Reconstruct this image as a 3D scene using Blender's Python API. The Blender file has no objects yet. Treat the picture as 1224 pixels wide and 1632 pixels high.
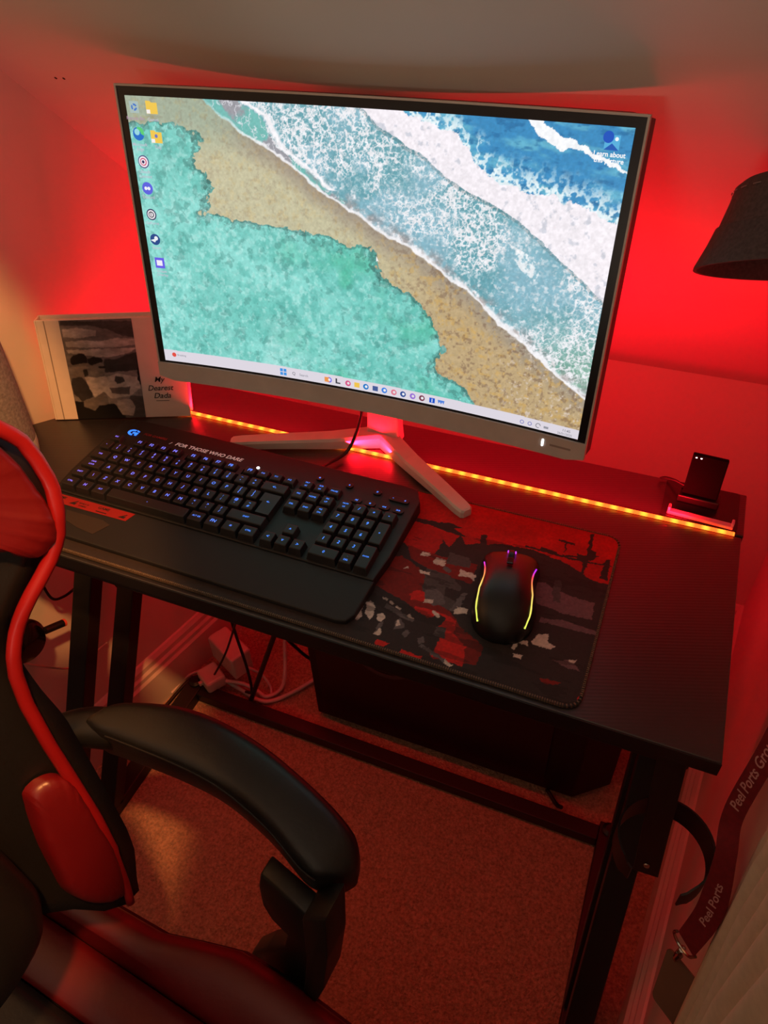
import bpy, bmesh, math, random
import numpy as np
from mathutils import Vector, Matrix
random.seed(7)
S = bpy.context.scene
COL = S.collection
ZO = 0.73          # desk-top height; all geometry below is written relative to the desk top

# ------------------------------------------------------------------ camera
RC = [[0.92246441, 0.38414247, -0.03865189], [0.23029854, -0.62783892, -0.74349235], [-0.30987415, 0.67694376, -0.66762651]]
cd = bpy.data.cameras.new('camera'); cam = bpy.data.objects.new('camera', cd); COL.objects.link(cam)
cd.sensor_fit = 'VERTICAL'; cd.sensor_height = 32; cd.lens = 1173.92 / 1632 * 32; cd.clip_start = 0.01
M4 = Matrix(((RC[0][0], -RC[1][0], -RC[2][0], -0.12405), (RC[0][1], -RC[1][1], -RC[2][1], -0.41080),
             (RC[0][2], -RC[1][2], -RC[2][2], 0.60484 + ZO), (0, 0, 0, 1)))
cam.matrix_world = M4
S.camera = cam
# ------------------------------------------------------------------ world, lamps, exposure
S.view_settings.view_transform = 'Standard'; S.view_settings.look = 'None'
S.view_settings.exposure = 0; S.view_settings.gamma = 1; S.view_settings.use_curve_mapping = False
W = bpy.data.worlds.new('world'); S.world = W; W.use_nodes = True
W.node_tree.nodes['Background'].inputs[0].default_value = (0.60, 0.47, 0.38, 1)
W.node_tree.nodes['Background'].inputs[1].default_value = 0.03
def lamp(name, kind, loc, energy, color, **k):
    d = bpy.data.lights.new(name, kind); d.energy = energy; d.color = color
    for a, b in k.items():
        if a != 'target': setattr(d, a, b)
    o = bpy.data.objects.new(name, d); COL.objects.link(o); o.location = (loc[0], loc[1], loc[2] + ZO)
    if 'target' in k:
        t = Vector((k['target'][0], k['target'][1], k['target'][2] + ZO))
        o.rotation_euler = (t - o.location).to_track_quat('-Z', 'Y').to_euler()
    return o
# added spot standing in for the warm room light, cone shaped to its patch
lamp('warm_stand_in_spot', 'SPOT', (-0.05, -0.47, 1.20), 98, (1.0, 0.39, 0.11), shadow_soft_size=0.03, spot_size=math.radians(49), spot_blend=.12, target=(-1.0, -0.37, 0.15))
# added fill behind the camera, no real lamp, washing the ceiling
lamp('ceiling_fill_light', 'AREA', (-0.55, -1.3, 0.15), 12, (1.0, 0.80, 0.62), size=0.4, target=(-0.55, -1.299, 1.4))
# the LED tape behind the monitor, then two added red fills without any tape
RED = (1.0, 0.003, 0.014)
lamp('desk_led_tape_light', 'AREA', (-0.48, 0.3025, 0.012), 4.4, RED, shape='RECTANGLE', size=0.84, size_y=0.006, target=(-0.48, 0.78, 0.30))
lamp('rear_edge_red_fill', 'AREA', (-0.44, 0.386, -0.008), 2.3, RED, shape='RECTANGLE', size=0.8, size_y=0.006, target=(-0.44, 0.9, -0.02))
lamp('under_desk_red_fill', 'AREA', (-0.48, 0.300, -0.022), 1.1, RED, shape='RECTANGLE', size=0.85, size_y=0.006, target=(-0.48, 0.42, -0.5))

# ------------------------------------------------------------------ materials
def lin(c):
    return tuple((x / 255 / 12.92) if x / 255 <= 0.04045 else ((x / 255 + 0.055) / 1.055) ** 2.4 for x in c)
def mat(name, rgb, rough=0.5, metal=0.0, noise=None, bump=None, emit=None, es=0, coat=0, sheen=0, trans=0, spec=0.5):
    """noise=(scale, amount) varies the colour, bump=(scale, strength, distance)"""
    m = bpy.data.materials.new(name); m.use_nodes = True; nt = m.node_tree; b = nt.nodes['Principled BSDF']
    c = (*lin(rgb), 1); b.inputs['Base Color'].default_value = c
    b.inputs['Roughness'].default_value = rough; b.inputs['Metallic'].default_value = metal
    b.inputs['Coat Weight'].default_value = coat; b.inputs['Coat Roughness'].default_value = rough; b.inputs['Sheen Weight'].default_value = sheen
    b.inputs['Transmission Weight'].default_value = trans; b.inputs['Specular IOR Level'].default_value = spec
    tc = nt.nodes.new('ShaderNodeTexCoord')
    sc, am = noise or (40, 0.06)
    n = nt.nodes.new('ShaderNodeTexNoise'); n.inputs['Scale'].default_value = sc; n.inputs['Detail'].default_value = 4
    nt.links.new(tc.outputs['Object'], n.inputs['Vector'])
    mx = nt.nodes.new('ShaderNodeMixRGB'); mx.blend_type = 'MULTIPLY'; mx.inputs[0].default_value = 1
    r = nt.nodes.new('ShaderNodeMapRange'); r.inputs[1].default_value = .3; r.inputs[2].default_value = .7
    r.inputs[3].default_value = 1 - am; r.inputs[4].default_value = 1 + am
    nt.links.new(n.outputs['Fac'], r.inputs[0]); mx.inputs[1].default_value = c
    nt.links.new(r.outputs[0], mx.inputs[2]); nt.links.new(mx.outputs[0], b.inputs['Base Color'])
    if bump:
        n2 = nt.nodes.new('ShaderNodeTexNoise'); n2.inputs['Scale'].default_value = bump[0]; n2.inputs['Detail'].default_value = 3
        nt.links.new(tc.outputs['Object'], n2.inputs['Vector'])
        bp = nt.nodes.new('ShaderNodeBump'); bp.inputs['Strength'].default_value = bump[1]; bp.inputs['Distance'].default_value = bump[2]
        nt.links.new(n2.outputs['Fac'], bp.inputs['Height']); nt.links.new(bp.outputs[0], b.inputs['Normal'])
    if emit:
        b.inputs['Emission Color'].default_value = (*(lin(emit) if max(emit) > 1.001 else emit), 1); b.inputs['Emission Strength'].default_value = es
    return m
def attr_mat(name, rough=0.6, emissive=0.0, bump=None):
    m = bpy.data.materials.new(name); m.use_nodes = True; nt = m.node_tree; b = nt.nodes['Principled BSDF']
    a = nt.nodes.new('ShaderNodeVertexColor'); a.layer_name = 'art'
    if emissive:
        b.inputs['Base Color'].default_value = (.01, .01, .01, 1); nt.links.new(a.outputs[0], b.inputs['Emission Color'])
        b.inputs['Emission Strength'].default_value = emissive
    else:
        nt.links.new(a.outputs[0], b.inputs['Base Color'])
    b.inputs['Roughness'].default_value = rough
    if bump:
        tc = nt.nodes.new('ShaderNodeTexCoord'); n2 = nt.nodes.new('ShaderNodeTexNoise'); n2.inputs['Scale'].default_value = bump[0]
        nt.links.new(tc.outputs['Object'], n2.inputs['Vector']); bp = nt.nodes.new('ShaderNodeBump')
        bp.inputs['Strength'].default_value = bump[1]; bp.inputs['Distance'].default_value = bump[2]
        nt.links.new(n2.outputs['Fac'], bp.inputs['Height']); nt.links.new(bp.outputs[0], b.inputs['Normal'])
    return m
MW = {
 'wall': mat('wall_paint', (205, 200, 192), .75, noise=(3, .03), bump=(60, .12, .002)),
 'slope': mat('ceiling_paint', (200, 194, 186), .8, noise=(3, .03), bump=(50, .12, .002)),
 'trim': mat('trim_gloss_paint', (208, 202, 194), .35, noise=(8, .02)),
 'desk': mat('carbon_textured_top', (30, 27, 30), .36, noise=(150, .15), spec=.8, coat=.5),
 'edge': mat('black_edge_band', (20, 19, 20), .4),
 'steel': mat('black_powder_steel', (20, 19, 20), .45, bump=(400, .15, .0005)),
 'mwhite': mat('monitor_white_plastic', (196, 190, 186), .4),
 'mblack': mat('monitor_black_bezel', (16, 18, 24), .35),
 'kb': mat('keyboard_black_plastic', (24, 24, 26), .5, bump=(600, .2, .0003)),
 'key': mat('keycap_black_plastic', (28, 28, 31), .42),
 'palm': mat('palm_rest_plastic', (26, 25, 27), .6, bump=(900, .25, .0003)),
 'leather': mat('black_faux_leather', (22, 21, 22), .36, bump=(260, .25, .0008)),
 'redleather': mat('red_faux_leather', (96, 11, 16), .38, bump=(220, .25, .0008), noise=(12, .08)),
 'redpipe': mat('red_piping', (135, 18, 22), .35),
 'plastic': mat('black_plastic', (18, 17, 18), .4, bump=(300, .1, .0004)),
 'cable': mat('black_cable_rubber', (14, 13, 14), .45),
 'wcable': mat('white_cable_plastic', (205, 195, 190), .4),
 'fabric': mat('grey_speaker_fabric', (128, 122, 118), .9, noise=(260, .30), bump=(500, .5, .0008)),
 'spwhite': mat('speaker_white_plastic', (215, 208, 200), .4),
 'book': mat('book_cover_paper', (226, 216, 208), .55, noise=(60, .03)),
 'pages': mat('book_pages', (225, 218, 205), .8, noise=(300, .1)),
 'ink': mat('black_ink', (25, 20, 20), .6),
 'case': mat('pc_case_black', (9, 9, 10), .55),
 'gloss': mat('gloss_black_plastic', (10, 9, 10), .12, coat=.5),
 'glass': mat('smoked_side_glass', (8, 8, 9), .4),
 'mrear': mat('monitor_rear_grey_plastic', (58, 57, 58), .5),
 'hat': mat('black_cotton_twill', (72, 62, 64), .9, noise=(300, .25), bump=(400, .5, .001)),
 'lanyard': mat('red_lanyard_webbing', (120, 12, 26), .8, noise=(200, .15), bump=(600, .4, .0005)),
 'lanprint': mat('pale_lanyard_print', (205, 150, 150), .7),
 'curtain': mat('cream_curtain_cloth', (205, 190, 165), .9, noise=(120, .06), bump=(300, .3, .001)),
 'chrome': mat('brushed_nickel', (190, 185, 175), .25, metal=1),
 'card': mat('beige_badge_card', (120, 92, 76), .5),
 'silver': mat('stitched_edge_thread', (104, 86, 70), .8, noise=(500, .4)),
 'acrylic': mat('pink_glow_acrylic', (250, 190, 220), .25, trans=.5),  # clear plastic; the strip's pink glow is put into its base colour
 'sticker': mat('red_film_sticker', (150, 30, 28), .4),
 'sticker2': mat('dull_film_patch', (52, 42, 36), .5),
 'white': mat('glowing_white_print', (235, 235, 235), .5, emit=(235, 235, 235), es=.12),  # faint glow added to plain print
 'dred': mat('dull_red_print', (150, 30, 34), .5),
 'wled': mat('white_indicator', (255, 255, 255), .5, emit=(255, 255, 255), es=3),
 'ringgrey': mat('dark_grey_fan_ring', (60, 60, 66), .3),
 'foam': mat('red_tip_plastic', (230, 80, 70), .6),
}
def carpet_mat():
    m = mat('beige_carpet_pile', (176, 134, 108), .95, noise=(230, .38), bump=(260, 1.0, .006), sheen=.3); return m
MW['carpet'] = carpet_mat()
def desk_grain(m):      # fine diagonal carbon-weave ribs
    nt = m.node_tree; b = nt.nodes['Principled BSDF']; tc = nt.nodes.new('ShaderNodeTexCoord')
    w = nt.nodes.new('ShaderNodeTexWave'); w.wave_type = 'BANDS'; w.bands_direction = 'DIAGONAL'; w.inputs['Scale'].default_value = 150; mp_ = nt.nodes.new('ShaderNodeMapping'); mp_.inputs['Scale'].default_value = (-.35, 1, 1)
    w.inputs['Distortion'].default_value = .6; nt.links.new(tc.outputs['Object'], mp_.inputs['Vector']); nt.links.new(mp_.outputs[0], w.inputs['Vector'])
    bp = nt.nodes.new('ShaderNodeBump'); bp.inputs['Strength'].default_value = .16; bp.inputs['Distance'].default_value = .0006
    nt.links.new(w.outputs['Fac'], bp.inputs['Height']); nt.links.new(bp.outputs[0], b.inputs['Normal'])
desk_grain(MW['desk'])
def led_mat():          # diodes at a regular pitch along the tape: orange hot spots between red diffuser
    m = bpy.data.materials.new('led_tape_diodes'); m.use_nodes = True; nt = m.node_tree; b = nt.nodes['Principled BSDF']
    tc = nt.nodes.new('ShaderNodeTexCoord'); sp = nt.nodes.new('ShaderNodeSeparateXYZ'); nt.links.new(tc.outputs['Object'], sp.inputs[0])
    mu = nt.nodes.new('ShaderNodeMath'); mu.operation = 'MULTIPLY'; mu.inputs[1].default_value = 2 * math.pi / 0.0175; nt.links.new(sp.outputs[0], mu.inputs[0])
    si = nt.nodes.new('ShaderNodeMath'); si.operation = 'SINE'; nt.links.new(mu.outputs[0], si.inputs[0])
    mr = nt.nodes.new('ShaderNodeMapRange'); mr.inputs[1].default_value = -1; mr.inputs[2].default_value = 1; nt.links.new(si.outputs[0], mr.inputs[0])
    cr = nt.nodes.new('ShaderNodeValToRGB'); cr.color_ramp.elements[0].color = (1, .055, .006, 1); cr.color_ramp.elements[1].color = (1, .17, .012, 1)
    cr.color_ramp.elements[0].position = .25
    nt.links.new(mr.outputs[0], cr.inputs[0]); nt.links.new(cr.outputs[0], b.inputs['Emission Color']); b.inputs['Emission Strength'].default_value = 5.0
    b.inputs['Base Color'].default_value = (.5, .1, .1, 1)
    return m
MW['led'] = led_mat()

# ------------------------------------------------------------------ mesh helpers
class MB:
    def __init__(s): s.v = []; s.f = []
    def add(s, vs, fs):
        k = len(s.v); s.v += [tuple(float(c) for c in v) for v in vs]; s.f += [tuple(i + k for i in f) for f in fs]; return s
    def box(s, a, b, fr=None, bev=0.0):
        bm = bmesh.new(); bmesh.ops.create_cube(bm, size=1)
        for v in bm.verts:
            v.co = Vector([(a[i] + b[i]) / 2 + v.co[i] * (b[i] - a[i]) for i in range(3)])
        if bev: bmesh.ops.bevel(bm, geom=bm.edges[:], offset=bev, segments=3, profile=.5, affect='EDGES')
        return s.bm(bm, fr)
    def bm(s, bm, fr=None):
        bm.verts.ensure_lookup_table(); bm.verts.index_update()
        vs = [(fr @ v.co) if fr else v.co.copy() for v in bm.verts]
        s.add(vs, [[v.index for v in f.verts] for f in bm.faces]); bm.free(); return s
    def prism(s, poly, d0, d1, fr=None, bev=0.0):      # 2-D outline (x,y) extruded in z from d0 to d1
        bm = bmesh.new(); vs = [bm.verts.new((x, y, d0)) for x, y in poly]; f = bm.faces.new(vs)
        g = bmesh.ops.extrude_face_region(bm, geom=[f]); nv = [e for e in g['geom'] if isinstance(e, bmesh.types.BMVert)]
        for v in nv: v.co.z = d1
        bmesh.ops.recalc_face_normals(bm, faces=bm.faces[:])
        if bev: bmesh.ops.bevel(bm, geom=bm.edges[:], offset=bev, segments=2, profile=.5, affect='EDGES')
        return s.bm(bm, fr)
    def loft(s, secs, closed=True, caps=True):
        n = len(secs[0]); vs = [p for q in secs for p in q]; fs = []
        for i in range(len(secs) - 1):
            for j in range(n if closed else n - 1):
                k = (j + 1) % n; fs.append((i * n + j, i * n + k, (i + 1) * n + k, (i + 1) * n + j))
        if caps: fs.append(tuple(reversed(range(n)))); fs.append(tuple((len(secs) - 1) * n + j for j in range(n)))
        return s.add(vs, fs)
    def tube(s, pts, r, n=10, smooth=True, caps=True, flat=None):
        P = spline(pts) if smooth else [Vector(p) for p in pts]
        secs = []; up = Vector((0, 0, 1)); m = len(P)
        for i, p in enumerate(P):
            t = (P[min(i + 1, m - 1)] - P[max(i - 1, 0)]).normalized()
            a = t.cross(up)
            if a.length < 1e-3: a = t.cross(Vector((0, 1, 0)))
            a.normalize(); b = a.cross(t).normalized(); up = b
            rr = r(i / (m - 1)) if callable(r) else r
            ra, rb = (rr * flat[0], rr * flat[1]) if flat else (rr, rr)
            secs.append([p + a * (ra * math.cos(2 * math.pi * k / n)) + b * (rb * math.sin(2 * math.pi * k / n)) for k in range(n)])
        return s.loft(secs, True, caps)
    def lathe(s, prof, c, n=40, fr=None):
        vs = []; fs = []
        for r, z in prof:
            for k in range(n):
                a = 2 * math.pi * k / n; v = Vector((r * math.cos(a), r * math.sin(a), z))
                vs.append((fr @ v if fr else v + Vector(c)))
        for i in range(len(prof) - 1):
            for k in range(n):
                j = (k + 1) % n; fs.append((i * n + k, i * n + j, (i + 1) * n + j, (i + 1) * n + k))
        return s.add(vs, fs)
    def obj(s, name, m, parent=None, smooth=False, sub=0):
        return make_obj(name, s.v, s.f, m, parent, smooth, sub)
def spline(pts, k=7):
    P = [Vector(p) for p in pts]; Q = [P[0] * 2 - P[1]] + P + [P[-1] * 2 - P[-2]]; out = []
    for i in range(1, len(Q) - 2):
        a, b, c, d = Q[i - 1:i + 3]
        for j in range(k):
            t = j / k
            out.append(.5 * ((2 * b) + (c - a) * t + (2 * a - 5 * b + 4 * c - d) * t * t + (3 * b - a - 3 * c + d) * t ** 3))
    out.append(P[-1]); return out
ORG = {}
def make_obj(name, v, f, m, parent=None, smooth=False, sub=0, org=None):
    v = np.array(v, dtype=float).reshape(-1, 3)
    if parent is not None: o0 = ORG[parent.name]
    elif org is not None: o0 = np.array(org, float)
    else: o0 = np.array([(v[:, 0].min() + v[:, 0].max()) / 2, (v[:, 1].min() + v[:, 1].max()) / 2, v[:, 2].min()])
    me = bpy.data.meshes.new(name); me.from_pydata((v - o0).tolist(), [], [tuple(x) for x in f]); me.update()
    bm = bmesh.new(); bm.from_mesh(me); bmesh.ops.recalc_face_normals(bm, faces=bm.faces[:]); bm.to_mesh(me); bm.free()
    me.materials.append(m)
    if smooth:
        for p in me.polygons: p.use_smooth = True
        if smooth != 'all':
            try: me.set_sharp_from_angle(angle=math.radians(40))
            except Exception: pass
    o = bpy.data.objects.new(name, me); COL.objects.link(o); ORG[o.name] = o0
    if parent is not None: o.parent = parent
    else: o.location = (o0[0], o0[1], o0[2] + ZO)
    if sub:
        md = o.modifiers.new('sub', 'SUBSURF'); md.levels = sub; md.render_levels = sub
    return o
def thing(name, loc, label, cat, group=None):
    o = bpy.data.objects.new(name, None); COL.objects.link(o); o.location = (loc[0], loc[1], loc[2] + ZO); o.empty_display_size = .05
    ORG[o.name] = np.array(loc, float); return tag(o, label, cat, group)
def tag(o, label, cat, group=None):
    o['label'] = label; o['category'] = cat
    if group: o['group'] = group
    return o
def struct(o): o['kind'] = 'structure'; return o
def lab(o, l): o['label'] = l; return o
_tc = {}
def text_geo(s, shear=0, bold=0):
    k = (s, shear, bold)
    if k not in _tc:
        c = bpy.data.curves.new('t', 'FONT'); c.body = s; c.size = 1; c.shear = shear; c.offset = bold; c.extrude = .02; c.align_x = 'CENTER'; c.align_y = 'CENTER'; c.resolution_u = 3
        o = bpy.data.objects.new('t', c); COL.objects.link(o)
        me = bpy.data.meshes.new_from_object(o.evaluated_get(bpy.context.evaluated_depsgraph_get()))
        v = np.array([tuple(x.co) for x in me.vertices]).reshape(-1, 3); f = [tuple(p.vertices) for p in me.polygons]
        if bold and len(v) and (np.ptp(v[:, 1]) > 1.6 or np.ptp(v[:, 0]) > 1.1 * len(s) + .3):
            bpy.data.objects.remove(o); bpy.data.meshes.remove(me); bpy.data.curves.remove(c); _tc[k] = text_geo(s, shear, 0); return _tc[k]
        bpy.data.objects.remove(o); bpy.data.meshes.remove(me); bpy.data.curves.remove(c)
        if len(v): v[:, :2] -= (v[:, :2].min(0) + v[:, :2].max(0)) / 2
        _tc[k] = (v, f)
    return _tc[k]
def text(mb, s, pos, ux, uy, size, lift=.0002, shear=0, bold=0, width=None):
    v, f = text_geo(s, shear, bold); ux = Vector(ux).normalized(); uy = Vector(uy).normalized(); n = ux.cross(uy).normalized(); p = Vector(pos)
    sx = size
    if width and len(v): sx = width / (v[:, 0].max() - v[:, 0].min())
    mb.add([p + ux * (a * sx) + uy * (b * size) + n * (lift + c * size * .3) for a, b, c in v], f)
# value noise in numpy (for the printed and displayed pictures)
def vnoise(x, y, seed):
    r = np.random.RandomState(seed); g = r.rand(128, 128)
    xi = np.floor(x).astype(int); yi = np.floor(y).astype(int); fx = x - xi; fy = y - yi
    fx = fx * fx * (3 - 2 * fx); fy = fy * fy * (3 - 2 * fy)
    a = g[xi % 128, yi % 128]; b = g[(xi + 1) % 128, yi % 128]; c = g[xi % 128, (yi + 1) % 128]; d = g[(xi + 1) % 128, (yi + 1) % 128]
    return (a * (1 - fx) + b * fx) * (1 - fy) + (c * (1 - fx) + d * fx) * fy
def fbm(x, y, sc, seed, o=4):
    s = 0; a = 1; t = 0
    for i in range(o): s = s + a * vnoise(x * sc * 2 ** i, y * sc * 2 ** i, seed + i * 7); t += a; a *= .55
    return s / t
def inpoly(x, y, P):
    r = np.zeros(x.shape, bool); n = len(P)
    for i in range(n):
        x0, y0 = P[i]; x1, y1 = P[(i + 1) % n]
        if y0 == y1: continue
        c = ((y0 > y) != (y1 > y)) & (x < (x1 - x0) * (y - y0) / (y1 - y0) + x0); r ^= c
    return r
def srgb2lin(a):
    a = np.asarray(a, float) / 255; return np.where(a <= .04045, a / 12.92, ((a + .055) / 1.055) ** 2.4)
def sheet(name, nx, ny, pos, colfn, m, parent):
    """grid surface whose colours come from a function of its own coordinates"""
    U, V = np.meshgrid(np.linspace(0, 1, nx), np.linspace(0, 1, ny)); P = pos(U, V).reshape(-1, 3) - ORG[parent.name]
    me = bpy.data.meshes.new(name); me.vertices.add(nx * ny); me.vertices.foreach_set('co', P.ravel())
    i = np.arange(nx * ny).reshape(ny, nx); q = np.stack([i[:-1, :-1], i[:-1, 1:], i[1:, 1:], i[1:, :-1]], -1).reshape(-1, 4)
    me.loops.add(q.size); me.loops.foreach_set('vertex_index', q.ravel()); me.polygons.add(len(q))
    me.polygons.foreach_set('loop_start', np.arange(0, q.size, 4)); me.polygons.foreach_set('loop_total', np.full(len(q), 4)); me.update(calc_edges=True); me.validate()
    a = me.color_attributes.new('art', 'FLOAT_COLOR', 'POINT'); c = np.ones((nx * ny, 4)); c[:, :3] = srgb2lin(colfn(U, V)).reshape(-1, 3)
    a.data.foreach_set('color', c.ravel()); me.materials.append(m); me.polygons.foreach_set('use_smooth', np.ones(len(q), bool))
    o = bpy.data.objects.new(name, me); COL.objects.link(o); o.parent = parent; ORG[o.name] = ORG[parent.name]; return o
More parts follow.
